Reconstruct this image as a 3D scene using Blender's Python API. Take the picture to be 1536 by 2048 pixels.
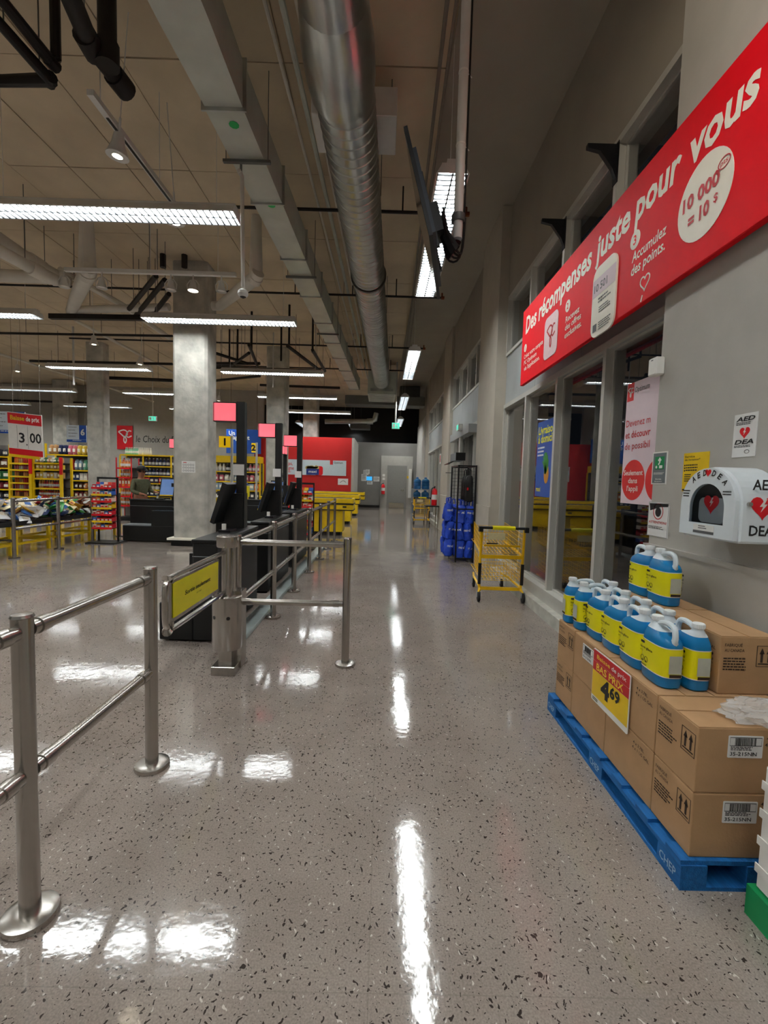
import bpy, bmesh, math, random
from mathutils import Vector, Matrix
random.seed(7)
for _o in list(bpy.data.objects): bpy.data.objects.remove(_o)
SC = bpy.context.scene
COL = SC.collection
# ------------------------------------------------------------------ camera
FPX, CXP, CYP, CAMH = 900.0, 768.0, 1024.0, 1.5
_yc = Vector(((764-CXP)/FPX, -(962-CYP)/FPX, -1)).normalized()
_up = Vector((.027, 1, 0)); _zc = (_up-_up.dot(_yc)*_yc).normalized(); _xc = _yc.cross(_zc)
ROT = Matrix((_xc, _yc, _zc))                       # camera -> world
cam_d = bpy.data.cameras.new('camera'); cam = bpy.data.objects.new('camera', cam_d); COL.objects.link(cam)
cam_d.sensor_fit = 'HORIZONTAL'; cam_d.sensor_width = 36; cam_d.lens = 36*FPX/1536
cam_d.clip_start = .05; cam_d.clip_end = 200
cam.matrix_world = Matrix.Translation((0, 0, CAMH)) @ ROT.to_4x4()
SC.camera = cam
# ------------------------------------------------------------------ world (night outside) + view
w = bpy.data.worlds.new('world'); SC.world = w; w.use_nodes = True
w.node_tree.nodes['Background'].inputs[0].default_value = (.25, .3, .4, 1)
w.node_tree.nodes['Background'].inputs[1].default_value = .012
SC.view_settings.view_transform = 'Standard'; SC.view_settings.look = 'None'
SC.view_settings.exposure = 0.0; SC.view_settings.gamma = 1; SC.view_settings.use_curve_mapping = False
LAMP = 43.0                                          # radiance of the fluorescent tubes

def ray(x, y): return ROT @ Vector(((x-CXP)/FPX, -(y-CYP)/FPX, -1))
O = Vector((0, 0, CAMH))
def PY(x, y, Y): r = ray(x, y); return O + r*(Y/r.y)
def PX(x, y, X): r = ray(x, y); return O + r*(X/r.x)
def PZ(x, y, Z=0.0): r = ray(x, y); return O + r*((Z-CAMH)/r.z)
def V(*a): return Vector(a)

# ------------------------------------------------------------------ materials
def lin(h):
    if isinstance(h, str):
        h = h.lstrip('#'); h = [int(h[i:i+2], 16)/255 for i in (0, 2, 4)]
    return [c/12.92 if c <= .04045 else ((c+.055)/1.055)**2.4 for c in h]
MATS = {}
def mat(name, col, rough=.5, metal=0, var=.06, scale=12, bump=0, trans=0, alpha=1, emit=0, ior=1.45, coat=0, stretch=None, bscale=None, spec=.5):
    m = bpy.data.materials.new(name); m.use_nodes = True; nt = m.node_tree
    b = nt.nodes['Principled BSDF']; c = lin(col)
    b.inputs['Roughness'].default_value = rough; b.inputs['Metallic'].default_value = metal
    b.inputs['IOR'].default_value = ior; b.inputs['Specular IOR Level'].default_value = spec
    if trans: b.inputs['Transmission Weight'].default_value = trans
    if alpha < 1: b.inputs['Alpha'].default_value = alpha
    if coat: b.inputs['Coat Weight'].default_value = coat; b.inputs['Coat Roughness'].default_value = .05
    if emit:
        b.inputs['Emission Color'].default_value = (*c, 1); b.inputs['Emission Strength'].default_value = emit
    tc = nt.nodes.new('ShaderNodeTexCoord'); nz = nt.nodes.new('ShaderNodeTexNoise'); nz.inputs['Scale'].default_value = scale
    nz.inputs['Detail'].default_value = 4
    src = tc.outputs['Object']
    if stretch:
        mp = nt.nodes.new('ShaderNodeMapping'); mp.inputs['Scale'].default_value = stretch
        nt.links.new(src, mp.inputs[0]); src = mp.outputs[0]
    nt.links.new(src, nz.inputs['Vector'])
    rp = nt.nodes.new('ShaderNodeValToRGB')
    rp.color_ramp.elements[0].position = .3; rp.color_ramp.elements[1].position = .7
    rp.color_ramp.elements[0].color = (*[x*(1-var) for x in c], 1)
    rp.color_ramp.elements[1].color = (*[min(1, x*(1+var)) for x in c], 1)
    nt.links.new(nz.outputs[0], rp.inputs[0]); nt.links.new(rp.outputs[0], b.inputs['Base Color'])
    if bump:
        n2 = nz
        if bscale:
            n2 = nt.nodes.new('ShaderNodeTexNoise'); n2.inputs['Scale'].default_value = bscale; n2.inputs['Detail'].default_value = 3
            nt.links.new(src, n2.inputs['Vector'])
        bp = nt.nodes.new('ShaderNodeBump'); bp.inputs['Strength'].default_value = bump; bp.inputs['Distance'].default_value = .01
        nt.links.new(n2.outputs[0], bp.inputs['Height']); nt.links.new(bp.outputs[0], b.inputs['Normal'])
    MATS[name] = m; return m
M = MATS
def solid(hexc, rough=.5, metal=0):
    k = f'paint_{hexc}_{rough}_{metal}'
    return M[k] if k in M else mat(k, hexc, rough, metal, .05, 30)

def floor_material():
    m = bpy.data.materials.new('speckled_floor'); m.use_nodes = True; nt = m.node_tree; N = nt.nodes; L = nt.links
    b = N['Principled BSDF']; tc = N.new('ShaderNodeTexCoord')
    def noise(scale, det=3, vec=None):
        n = N.new('ShaderNodeTexNoise'); n.inputs['Scale'].default_value = scale; n.inputs['Detail'].default_value = det
        L.new(vec or tc.outputs['Object'], n.inputs['Vector']); return n
    def ramp(src, p0, c0, p1, c1):
        r = N.new('ShaderNodeValToRGB'); e = r.color_ramp.elements
        e[0].position = p0; e[0].color = c0; e[1].position = p1; e[1].color = c1; L.new(src, r.inputs[0]); return r
    def mix(fac, a, bb):
        x = N.new('ShaderNodeMix'); x.data_type = 'RGBA'
        L.new(fac, x.inputs[0])
        for s, i in ((a, 6), (bb, 7)):
            if isinstance(s, tuple): x.inputs[i].default_value = s
            else: L.new(s, x.inputs[i])
        return x.outputs[2]
    c1 = (*lin('8e837a'), 1); c2 = (*lin('9a8f86'), 1)
    base = ramp(noise(3, 4).outputs[0], .3, c1, .7, c2).outputs[0]
    fine = ramp(noise(160, 2).outputs[0], .35, (.82, .82, .82, 1), .65, (1.1, 1.1, 1.1, 1)).outputs[0]
    mm = N.new('ShaderNodeMix'); mm.data_type = 'RGBA'; mm.blend_type = 'MULTIPLY'; mm.inputs[0].default_value = 1
    L.new(base, mm.inputs[6]); L.new(fine, mm.inputs[7]); col = mm.outputs[2]
    # warp so the chips are irregular slivers
    nw = noise(26, 2); sc = N.new('ShaderNodeVectorMath'); sc.operation = 'SCALE'; sc.inputs[3].default_value = .05
    L.new(nw.outputs['Color'], sc.inputs[0])
    ad = N.new('ShaderNodeVectorMath'); ad.operation = 'ADD'; L.new(tc.outputs['Object'], ad.inputs[0]); L.new(sc.outputs[0], ad.inputs[1])
    for k, (scale, thr, keep, colr, st) in enumerate([(48, .16, .75, 'dark', (1, .6, 1)), (60, .145, .75, 'dark', (.6, 1.1, 1)), (50, .12, .84, 'light', (1, .6, 1)), (95, .14, .80, 'dark', (1, 1, 1))]):
        mp = N.new('ShaderNodeMapping'); mp.inputs['Scale'].default_value = st; mp.inputs['Location'].default_value = (k*3.7, k*1.3, k*.11); mp.inputs['Rotation'].default_value = (0, 0, k*.7+.35)
        L.new(ad.outputs[0], mp.inputs[0])
        vo = N.new('ShaderNodeTexVoronoi'); vo.inputs['Scale'].default_value = scale; vo.voronoi_dimensions = '2D'; L.new(mp.outputs[0], vo.inputs['Vector'])
        lt = N.new('ShaderNodeMath'); lt.operation = 'LESS_THAN'; lt.inputs[1].default_value = thr; L.new(vo.outputs['Distance'], lt.inputs[0])
        sp = N.new('ShaderNodeSeparateColor'); L.new(vo.outputs['Color'], sp.inputs[0])
        gt = N.new('ShaderNodeMath'); gt.operation = 'GREATER_THAN'; gt.inputs[1].default_value = keep; L.new(sp.outputs[0], gt.inputs[0])
        mu = N.new('ShaderNodeMath'); mu.operation = 'MULTIPLY'; L.new(lt.outputs[0], mu.inputs[0]); L.new(gt.outputs[0], mu.inputs[1])
        col = mix(mu.outputs[0], col, (*lin('3a332f'), 1) if colr == 'dark' else (*lin('c4bab0'), 1))
    # vinyl sheet joints
    bk = N.new('ShaderNodeTexBrick'); bk.offset = 0; bk.inputs['Scale'].default_value = 1; bk.inputs['Brick Width'].default_value = 1.22; bk.inputs['Row Height'].default_value = 1.22
    bk.inputs['Mortar Size'].default_value = .0022; bk.inputs['Mortar Smooth'].default_value = .3; L.new(tc.outputs['Object'], bk.inputs['Vector'])
    fac = N.new('ShaderNodeMath'); fac.operation = 'MULTIPLY'; fac.inputs[1].default_value = .3; L.new(bk.outputs['Fac'], fac.inputs[0])
    col = mix(fac.outputs[0], col, (*lin('6d655e'), 1))
    L.new(col, b.inputs['Base Color'])
    rr = ramp(noise(1.7, 4).outputs[0], .3, (.05, .05, .05, 1), .75, (.12, .12, .12, 1)); L.new(rr.outputs[0], b.inputs['Roughness'])
    b.inputs['IOR'].default_value = 1.5; b.inputs['Specular IOR Level'].default_value = .62
    n1 = noise(9, 3); n2 = noise(38, 2)
    ad2 = N.new('ShaderNodeMath'); ad2.operation = 'MULTIPLY_ADD'; ad2.inputs[1].default_value = .35; L.new(n2.outputs[0], ad2.inputs[0]); L.new(n1.outputs[0], ad2.inputs[2])
    bp = N.new('ShaderNodeBump'); bp.inputs['Strength'].default_value = .06; bp.inputs['Distance'].default_value = .012
    L.new(ad2.outputs[0], bp.inputs['Height']); L.new(bp.outputs[0], b.inputs['Normal'])
    MATS['floor'] = m
floor_material()
mat('concrete', '8d8272', .85, 0, .22, 1.3, .25, bscale=22)
mat('ceil_concrete', 'cdbca1', .9, 0, .14, 1.1, .2, bscale=14)
mat('column_concrete', 'b4b1a8', .85, 0, .28, 3.2, .5, bscale=16)
mat('column_paint', '6f6c66', .8, 0, .08, 3)
mat('wall_grey', 'b3afa7', .75, 0, .04, 6, .08, bscale=180)
mat('wall_dark', '85827e', .8, 0, .05, 2)
mat('wall_grey_warm_lit', 'b9b1a3', .75, 0, .04, 6, .08, bscale=180)  # same grey wall, with the warm light on the pillars put into its colour
mat('ceil_grey', '9d9588', .85, 0, .06, 1.5)
mat('alu', 'c4c2ba', .5, .12, .05, 4, stretch=(1, 1, .2))
mat('alu_panel', 'aeb2b2', .42, .25, .05, 2)
mat('glass', 'ffffff', .0, 0, 0, trans=1, ior=1.5)
mat('steel', 'b2ada7', .27, 1, .07, 40, stretch=(1, 1, .03))
mat('steel_rail', 'bab5ae', .24, 1, .06, 40)
mat('galv', 'bcbfbc', .28, 1, .14, 3.5, .05, bscale=6)
mat('galv_flat', 'c2c7be', .5, .35, .12, 2.2)
mat('galv_dark', '6c6e6c', .6, .6, .12, 2)
mat('white_metal', 'd9d8d4', .45, 0, .03)
mat('louvre', '2c3034', .5, .2, .05)
mat('tube', 'f2f6f6', .5, 0, 0, emit=LAMP)
mat('warm_lamp', 'fff0d0', .5, 0, 0, emit=26)
mat('exit_glow', '4fd0b0', .5, 0, 0, emit=1.0)
mat('sign_pink', 'ff6f7c', .35, 0, .18, 5, emit=.75)
mat('screen_blue', '4a6fa8', .25, 0, .05, emit=.35)
mat('screen_cyan', '38a5e8', .25, 0, .05, emit=.9)
mat('num_yellow', 'f2c400', .4, 0, .03, emit=.35)
mat('black', '141414', .42, 0, .1)
mat('black_metal', '17171a', .38, .2, .1)
mat('black_rubber', '1c1b1a', .75, 0, .1)
mat('dark_pipe', '24211f', .5, .3, .2, 8)
mat('white_pipe', 'd8d3c9', .5, 0, .06, 3)
mat('pipe_grey', '8b8379', .6, .2, .08, 4)
mat('red', 'd8101e', .4, 0, .03)
mat('sign_red', 'e8061a', .62, 0, .03, spec=.25)
mat('red_wall', 'b81a18', .55, 0, .05, 2)
mat('pos_red', 'd93030', .4, 0, .03)
mat('white', 'eeece6', .5, 0, .03)
mat('cream', 'faf5e6', .5, 0, .02)
mat('paper', 'e6e5e2', .7, 0, .03)
mat('pink_paper', 'e6d3da', .55, 0, .02)
mat('blue', '1b4fae', .4, 0, .05)
mat('poster_blue', '2b57a8', .4, 0, .05)
mat('bag_blue', '2046b8', .5, 0, .2, 18, .3)
mat('yellow', 'e8c112', .4, 0, .05)
mat('cart_yellow', 'f0bd08', .35, 0, .04)
mat('panel_yellow', 'd9d000', .4, 0, .03)
mat('label_yellow', 'ece20a', .4, 0, .03)
mat('ink', '1d1c1c', .6, 0, .03)
mat('ink_grey', '5b5b5c', .6, 0, .03)
mat('ink_red', 'c4242a', .5, 0, .03)
mat('green', '0f8a4f', .5, 0, .04)
mat('sign_grey', '6d7477', .5, 0, .04)
mat('cardboard', 'b08a63', .85, 0, .06, 9, .08, bscale=90)
mat('card_ink', '35261b', .8, 0, .1)
mat('pallet_blue', '0f5f9f', .7, 0, .22, 10, .4, stretch=(6, 1, 6), bscale=30)
mat('jug_blue', '1687c6', .18, 0, .06, 8, trans=.25, ior=1.33, coat=.3)
mat('jug_frost', 'eaf4f8', .3, 0, .05, 8, trans=.2, ior=1.25)
mat('cap_white', 'f0f3f2', .35, 0, .02)
mat('plastic_clear', 'f4f6f6', .12, 0, 0, alpha=.34, bump=.9, bscale=22, spec=.9)
mat('water_blue', '4d93c8', .1, 0, .05, trans=.6, ior=1.33)
mat('grey_foot', '8f9498', .6, 0, .05)
mat('curb', 'b9b7ad', .8, 0, .18, 7, .3, bscale=40)
mat('strip', 'a7b3b1', .35, .2, .1, 8)
mat('door_paint', '8d8b86', .5, 0, .04)
mat('brass_foot', 'c9c1b0', .3, 1, .05)
mat('skin', 'a86f55', .6, 0, .05)
mat('olive', '5d6048', .85, 0, .15, 20)
mat('denim', '2b2d38', .85, 0, .15, 20)
mat('tv_back', '3a3d45', .4, .3, .08)
mat('aed_white', 'e4ecf0', .3, 0, .02, coat=.3)
mat('acrylic', '30343a', .05, 0, .02, trans=.6, ior=1.45)
mat('asphalt', '2a2a2c', .9, 0, .2, 3)

# ------------------------------------------------------------------ geometry helpers
def wloc(o):
    p = Vector((0, 0, 0))
    while o is not None:
        p = p+o.location; o = o.parent
    return p
class MB:
    def __init__(s): s.v = []; s.f = []; s.sm = []
    def add(s, vs, fs, smooth=False):
        k = len(s.v); s.v += [Vector(p) for p in vs]; s.f += [[i+k for i in f] for f in fs]; s.sm += [smooth]*len(fs); return s
    def box(s, a, b, m=None):
        x0, y0, z0 = a; x1, y1, z1 = b
        vs = [V(x, y, z) for x in (x0, x1) for y in (y0, y1) for z in (z0, z1)]
        if m is not None: vs = [m @ p for p in vs]
        return s.add(vs, [(0, 1, 3, 2), (4, 6, 7, 5), (0, 4, 5, 1), (2, 3, 7, 6), (0, 2, 6, 4), (1, 5, 7, 3)])
    def cbox(s, c, d, m=None): return s.box([c[i]-d[i]/2 for i in range(3)], [c[i]+d[i]/2 for i in range(3)], m)
    def cyl(s, p0, p1, r0, r1=None, n=12, caps=True, smooth=True):
        r1 = r0 if r1 is None else r1; p0 = Vector(p0); p1 = Vector(p1); d = (p1-p0).normalized()
        u = d.orthogonal().normalized(); w2 = d.cross(u)
        a = [2*math.pi*i/n for i in range(n)]
        vs = [p0+(u*math.cos(t)+w2*math.sin(t))*r0 for t in a]+[p1+(u*math.cos(t)+w2*math.sin(t))*r1 for t in a]
        s.add(vs, [(i, (i+1) % n, n+(i+1) % n, n+i) for i in range(n)], smooth)
        if caps: s.add(vs, [tuple(range(n-1, -1, -1)), tuple(range(n, 2*n))])
        return s
    def tube(s, pts, r, n=8, closed=False, caps=True):
        pts = [Vector(p) for p in pts]; N = len(pts); rings = []; up = None
        for i, p in enumerate(pts):
            a = pts[(i-1) % N] if (closed or i > 0) else p; b = pts[(i+1) % N] if (closed or i < N-1) else p
            d = (b-a).normalized()
            if up is None: up = d.orthogonal().normalized()
            up = (up-d*up.dot(d)).normalized(); w2 = d.cross(up)
            rr = r[i] if isinstance(r, (list, tuple)) else r
            # widen at corners
            k = 1.0
            if 0 < i < N-1:
                c = (p-a).normalized().dot((b-p).normalized()); k = 1/max(.5, math.sqrt((1+c)/2))
            rings.append([p+(up*math.cos(t)+w2*math.sin(t))*rr*k for t in [2*math.pi*j/n for j in range(n)]])
        vs = [q for g in rings for q in g]; fs = []
        for i in range(N if closed else N-1):
            i2 = (i+1) % N
            for j in range(n): fs.append((i*n+j, i*n+(j+1) % n, i2*n+(j+1) % n, i2*n+j))
        s.add(vs, fs, True)
        if caps and not closed: s.add(vs, [tuple(range(n-1, -1, -1)), tuple((N-1)*n+j for j in range(n))])
        return s
    def lathe(s, prof, o=(0, 0, 0), n=16, axis='z', smooth=True):
        o = Vector(o); vs = []
        for (r, h) in prof:
            for i in range(n):
                t = 2*math.pi*i/n; c, d = r*math.cos(t), r*math.sin(t)
                vs.append(o+(V(c, d, h) if axis == 'z' else V(h, c, d) if axis == 'x' else V(d, h, c)))
        fs = [(k*n+i, k*n+(i+1) % n, (k+1)*n+(i+1) % n, (k+1)*n+i) for k in range(len(prof)-1) for i in range(n)]
        s.add(vs, fs, smooth)
        s.add(vs, [tuple(range(n-1, -1, -1)), tuple((len(prof)-1)*n+i for i in range(n))]); return s
    def loft(s, rings, smooth=True, caps=True):
        n = len(rings[0]); vs = [p for g in rings for p in g]
        s.add(vs, [(k*n+i, k*n+(i+1) % n, (k+1)*n+(i+1) % n, (k+1)*n+i) for k in range(len(rings)-1) for i in range(n)], smooth)
        if caps: s.add(vs, [tuple(range(n-1, -1, -1)), tuple((len(rings)-1)*n+i for i in range(n))])
        return s
    def prism(s, poly, d):
        d = Vector(d); poly = [Vector(p) for p in poly]; n = len(poly)
        return s.add(poly+[p+d for p in poly], [tuple(range(n-1, -1, -1)), tuple(range(n, 2*n))]+[(i, (i+1) % n, n+(i+1) % n, n+i) for i in range(n)])
    def build(s, name, m, parent=None, world=False, ang=35, loc=None):
        me = bpy.data.meshes.new(name)
        off = wloc(parent) if (world and parent is not None) else V(0, 0, 0)
        if loc is not None: off = off+Vector(loc)
        me.from_pydata([p-off for p in s.v], [], s.f)
        me.polygons.foreach_set('use_smooth', s.sm)
        bm = bmesh.new(); bm.from_mesh(me); bmesh.ops.remove_doubles(bm, verts=bm.verts, dist=1e-6); bmesh.ops.recalc_face_normals(bm, faces=bm.faces); bm.to_mesh(me); bm.free()
        if any(s.sm): me.set_sharp_from_angle(angle=math.radians(ang))
        me.materials.append(M[m] if isinstance(m, str) else m)
        o = bpy.data.objects.new(name, me); COL.objects.link(o); o.parent = parent
        if loc is not None: o.location = Vector(loc)
        return o
def tag(o, label=None, cat=None, group=None, kind=None):
    if label: o['label'] = label
    if cat: o['category'] = cat
    if group: o['group'] = group
    if kind: o['kind'] = kind
    return o
def thing(name, label=None, cat=None, loc=(0, 0, 0), rz=0, group=None, kind=None):
    o = bpy.data.objects.new(name, None); COL.objects.link(o); o.empty_display_size = .1
    o.location = loc; o.rotation_euler = (0, 0, rz); return tag(o, label, cat, group, kind)
def dup(root, loc=None, rz=None, label=None, group=None, parent=None):
    r = root.copy(); COL.objects.link(r); r.parent = parent
    if loc is not None: r.location = loc
    if rz is not None: r.rotation_euler = (0, 0, rz)
    if label: r['label'] = label
    if group: r['group'] = group
    for ch in root.children: dup(ch, parent=r)
    return r
def B(a, b): return MB().box(a, b)
def bevel(o, w=.005, seg=1):
    m = o.modifiers.new('bevel', 'BEVEL'); m.width = w; m.segments = seg; m.limit_method = 'ANGLE'; return o
# ------------------------------------------------------------------ flat print: a frame is (origin, u, v), seen from the side u x v
class Fr:
    def __init__(s, o, u, v, off=.0): s.o = Vector(o); s.u = Vector(u).normalized(); s.v = Vector(v).normalized(); s.n = s.u.cross(s.v); s.off = off
    def p(s, a, b, d=0): return s.o+s.u*a+s.v*b+s.n*(s.off+d)
    def uv(s, x, y):
        r = ray(x, y); t = (s.o+s.n*s.off-O).dot(s.n)/r.dot(s.n); q = O+r*t-s.o; return q.dot(s.u), q.dot(s.v)
    def lift(s, d): f = Fr(s.o, s.u, s.v, s.off+d); return f
def f_poly(mb, f, pts, t=.0015): return mb.prism([f.p(a, b) for a, b in pts], f.n*t)
def f_rect(mb, f, a0, b0, a1, b1, t=.0015): return f_poly(mb, f, [(a0, b0), (a1, b0), (a1, b1), (a0, b1)], t)
def f_disc(mb, f, a, b, ra, rb=None, t=.0015, n=28):
    rb = rb or ra
    return f_poly(mb, f, [(a+ra*math.cos(2*math.pi*i/n), b+rb*math.sin(2*math.pi*i/n)) for i in range(n)], t)
def f_rrect(mb, f, a0, b0, a1, b1, r, t=.0015):
    pts = []
    for cx, cy, s0 in ((a1-r, b0+r, -90), (a1-r, b1-r, 0), (a0+r, b1-r, 90), (a0+r, b0+r, 180)):
        for k in range(6): q = math.radians(s0+18*k); pts.append((cx+r*math.cos(q), cy+r*math.sin(q)))
    return f_poly(mb, f, pts, t)
def f_line(mb, f, pts, wd, t=.0015, closed=False):
    pts = [Vector(p) for p in pts]; n = len(pts); L = []; R = []
    for i, p in enumerate(pts):
        a = pts[i-1] if (i > 0 or closed) else p; b = pts[(i+1) % n] if (i < n-1 or closed) else p
        d = (b-a).normalized(); q = Vector((-d.y, d.x))*wd/2; L.append(p+q); R.append(p-q)
    vs = [f.p(*p) for p in L]+[f.p(*p) for p in R]+[f.p(*p, t) for p in L]+[f.p(*p, t) for p in R]; fs = []
    for i in range(n if closed else n-1):
        j = (i+1) % n
        fs += [(i, j, n+j, n+i), (2*n+i, 3*n+i, 3*n+j, 2*n+j), (i, 2*n+i, 2*n+j, j), (n+i, n+j, 3*n+j, 3*n+i)]
    return mb.add(vs, fs)
def f_ring(mb, f, a, b, r, wd, rb=None, t=.0015, n=24):
    rb = rb or r
    return f_line(mb, f, [(a+r*math.cos(2*math.pi*i/n), b+rb*math.sin(2*math.pi*i/n)) for i in range(n)], wd, t, True)
def heart(a, b, r, n=26):
    out = []
    for i in range(n):
        t = 2*math.pi*i/n
        out.append((a+r*math.sin(t)**3, b+r*(.8125*math.cos(t)-.3125*math.cos(2*t)-.125*math.cos(3*t)-.0625*math.cos(4*t))))
    return out
def smooth_pts(pts, k=6):
    out = []; n = len(pts)
    for i in range(n-1):
        p0 = Vector(pts[max(i-1, 0)]); p1 = Vector(pts[i]); p2 = Vector(pts[i+1]); p3 = Vector(pts[min(i+2, n-1)])
        for j in range(k):
            t = j/k; out.append(.5*((2*p1)+(p2-p0)*t+(2*p0-5*p1+4*p2-p3)*t*t+(3*p1-p0-3*p2+p3)*t**3))
    out.append(Vector(pts[-1])); return out
_TC = {}
def text_mesh(s, bold, shear):
    k = (s, bold, shear)
    if k in _TC: return _TC[k]
    cu = bpy.data.curves.new('lettering', 'FONT'); cu.body = s; cu.size = 1; cu.offset = bold; cu.shear = shear; cu.resolution_u = 2; cu.fill_mode = 'FRONT'
    o = bpy.data.objects.new('lettering', cu); COL.objects.link(o)
    dg = bpy.context.evaluated_depsgraph_get(); me = bpy.data.meshes.new_from_object(o.evaluated_get(dg))
    vs = [v.co.copy() for v in me.vertices]; fs = [tuple(p.vertices) for p in me.polygons]
    bpy.data.objects.remove(o); bpy.data.curves.remove(cu); bpy.data.meshes.remove(me)
    _TC[k] = (vs, fs); return _TC[k]
def text(mb, f, s, a, b, h, width=None, bold=.012, shear=0, align='L', rot=0, lift=.001):
    """lettering of cap height h with its left (or centre) baseline at (a, b) of frame f"""
    vs, fs = text_mesh(s, bold, shear)
    if not vs: return mb
    x0 = min(v.x for v in vs); x1 = max(v.x for v in vs); k = h/.70
    kx = k if width is None else width/max(1e-6, x1-x0); c, sn = math.cos(rot), math.sin(rot); out = []
    sh = x0 if align == 'L' else (x0+x1)/2
    for v in vs:
        x, y = (v.x-sh)*kx, v.y*k; out.append(f.p(a+x*c-y*sn, b+x*sn+y*c, lift))
    return mb.add(out, fs)
def text_px(mb, f, s, p0, p1, hpx_top, bold=.012, shear=0):
    """fit lettering between two baseline points given on the frame; hpx_top is a point at cap height above p0"""
    a0, b0 = f.uv(*p0); a1, b1 = f.uv(*p1); at, bt = f.uv(*hpx_top)
    return text(mb, f, s, a0, b0, bt-b0, math.hypot(a1-a0, b1-b0), bold, shear, rot=math.atan2(b1-b0, a1-a0))
def scribble(mb, f, a0, b0, w2, h, lines, rnd, wd=None):
    """rows of tiny illegible print"""
    dh = h/lines
    for i in range(lines):
        x = a0; e = a0+w2*rnd.uniform(.7, 1)
        while x < e-.01*w2:
            l = rnd.uniform(.05, .16)*w2; f_rect(mb, f, x, b0-i*dh-dh*.45, min(x+l, e), b0-i*dh, .0008); x += l+.03*w2
    return mb
FX = lambda x, y=0, z=0: Fr((x, y, z), (0, -1, 0), (0, 0, 1))     # faces -X (right wall)
FY = lambda y, x=0, z=0: Fr((x, y, z), (1, 0, 0), (0, 0, 1))      # faces -Y (towards the camera)
# ================================================================== THE SETTING
CZ = 5.9
def struct(o): o['kind'] = 'structure'; return o
struct(B((-23, -5, -.2), (1.95, 28, 0)).build('floor', 'floor'))
struct(B((1.95, -5, -.3), (14, 34, -.06)).build('ground_outside', 'asphalt'))
ceil = struct(B((-23, -5, CZ+.03), (.6, 28, CZ+.25)).build('ceiling', 'ceil_concrete'))
struct(B((.6, -5, CZ), (2.35, 28, CZ+.25)).build('ceiling', 'ceil_grey'))
# formwork panels of the concrete slab
pw, pl = .87, 1.75
pm = None
for i in range(17):
    for j in range(16):
        x1 = .58-i*pw; y0 = -.15+j*pl
        if pm is None:
            o = B((-pw/2+.007, -pl/2+.007, 0), (pw/2-.007, pl/2-.007, .035)).build('panel', 'ceil_concrete', ceil); pm = o.data
        else:
            o = bpy.data.objects.new('panel', pm); COL.objects.link(o); o.parent = ceil
        o.location = (x1-pw/2, y0+pl/2, CZ+random.uniform(-.004, .004))
# right wall
wr = struct(B((1.8, -5, 0), (2.35, 2.99, CZ)).build('wall_right', 'wall_grey'))
struct(MB().box((1.772, -5, 0), (1.8, 2.985, 1.105)).box((1.765, -5, 1.105), (1.8, 2.995, 1.135)).build('trim_1', 'wall_grey'))
XF, XG = 1.95, 2.035
def pillar(y0, y1, x=1.8):
    o = struct(B((x, y0, 0), (2.35, y1, CZ)).build('wall_right', 'wall_grey_warm_lit'))
    struct(MB().box((x-.022, y0-.01, 0), (x, y1+.01, 1.12)).build('trim_2', 'wall_grey_warm_lit')); return o
pillar(7.43, 8.75); pillar(13.0, 14.5, 1.88); pillar(19.4, 20.6, 1.93)
for y0, y1 in ((2.99, 7.43), (8.75, 13.0), (14.5, 19.4), (20.6, 25.2)):
    struct(B((XF, y0, 4.5), (2.35, y1, CZ)).build('wall_right', 'ceil_grey'))
def window_bay(y0, y1, fins, n0, zb=.28, zt=2.72, c0=3.6, c1=4.5, curb=True, seams=()):
    # curb and sill under the glazing
    if curb:
        struct(B((1.845, y0, 0), (2.2, y1, .13)).build('trim_3', 'curb'))
        struct(MB().box((1.935, y0, .13), (2.16, y1, zb-.05)).box((1.925, y0, zb-.05), (2.12, y1, zb)).build('trim_4', 'alu'))
    # spandrel between the lower and the upper lights, split in sheet panels
    sp = struct(B((1.985, y0, zt), (2.2, y1, c0)).build('trim_5', 'alu_panel'))
    ys = [y0, *seams, y1]
    for a, b in zip(ys[:-1], ys[1:]):
        B((1.972, a+.006, zt+.07), (1.985, b-.006, c0-.05)).build('panel', 'alu_panel', sp)
    MB().box((1.95, y0, zt), (1.985, y1, zt+.065)).build('rail', 'alu', sp); MB().box((1.95, y0, c0-.045), (1.985, y1, c0)).build('rail', 'alu', sp)
    struct(B((1.95, y0, c1-.06), (2.2, y1, c1)).build('trim_6', 'alu'))
    es = [y0, *fins, y1]
    for k, (a, b) in enumerate(zip(es[:-1], es[1:])):
        w = thing(f'window_{n0+k}', loc=(XG, (a+b)/2, zb), kind='structure')
        B((XG, a, zb), (XG+.012, b, zt)).build('pane', 'glass', w, True)
        B((XG, a, c0), (XG+.012, b, c1-.06)).build('pane', 'glass', w, True)
        for z0, z1 in ((zb, zt), (c0, c1-.06)):
            MB().box((XF, b-.028, z0), (XG+.1, b+.028, z1)).build('mullion', 'alu', w, True)
            MB().box((XG-.02, a+.026, z0), (XG+.05, a+.045, z1)).box((XG-.02, b-.045, z0), (XG+.05, b-.026, z1)).box((XG-.02, a+.04, z1-.02), (XG+.05, b-.04, z1)).box((XG-.02, a+.04, z0), (XG+.05, b-.04, z0+.025)).build('frame', 'alu', w, True)
window_bay(2.99, 7.43, (4.08, 5.19, 6.30), 1, seams=(4.6, 6.0))
window_bay(8.75, 13.0, (9.8, 10.8, 11.9), 5, zb=.05, zt=2.75, curb=False, seams=(10.1, 11.5))
window_bay(14.5, 19.4, (15.7, 16.9, 18.1), 9, seams=(16.1, 17.7))
struct(B((1.9, 20.6, 0), (2.35, 25.2, 4.5)).build('wall_right', 'wall_grey'))
# header of the entrance in the second bay
struct(MB().box((1.80, 9.6, 2.58), (1.985, 12.2, 2.76)).build('trim_7', 'alu_panel'))
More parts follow.
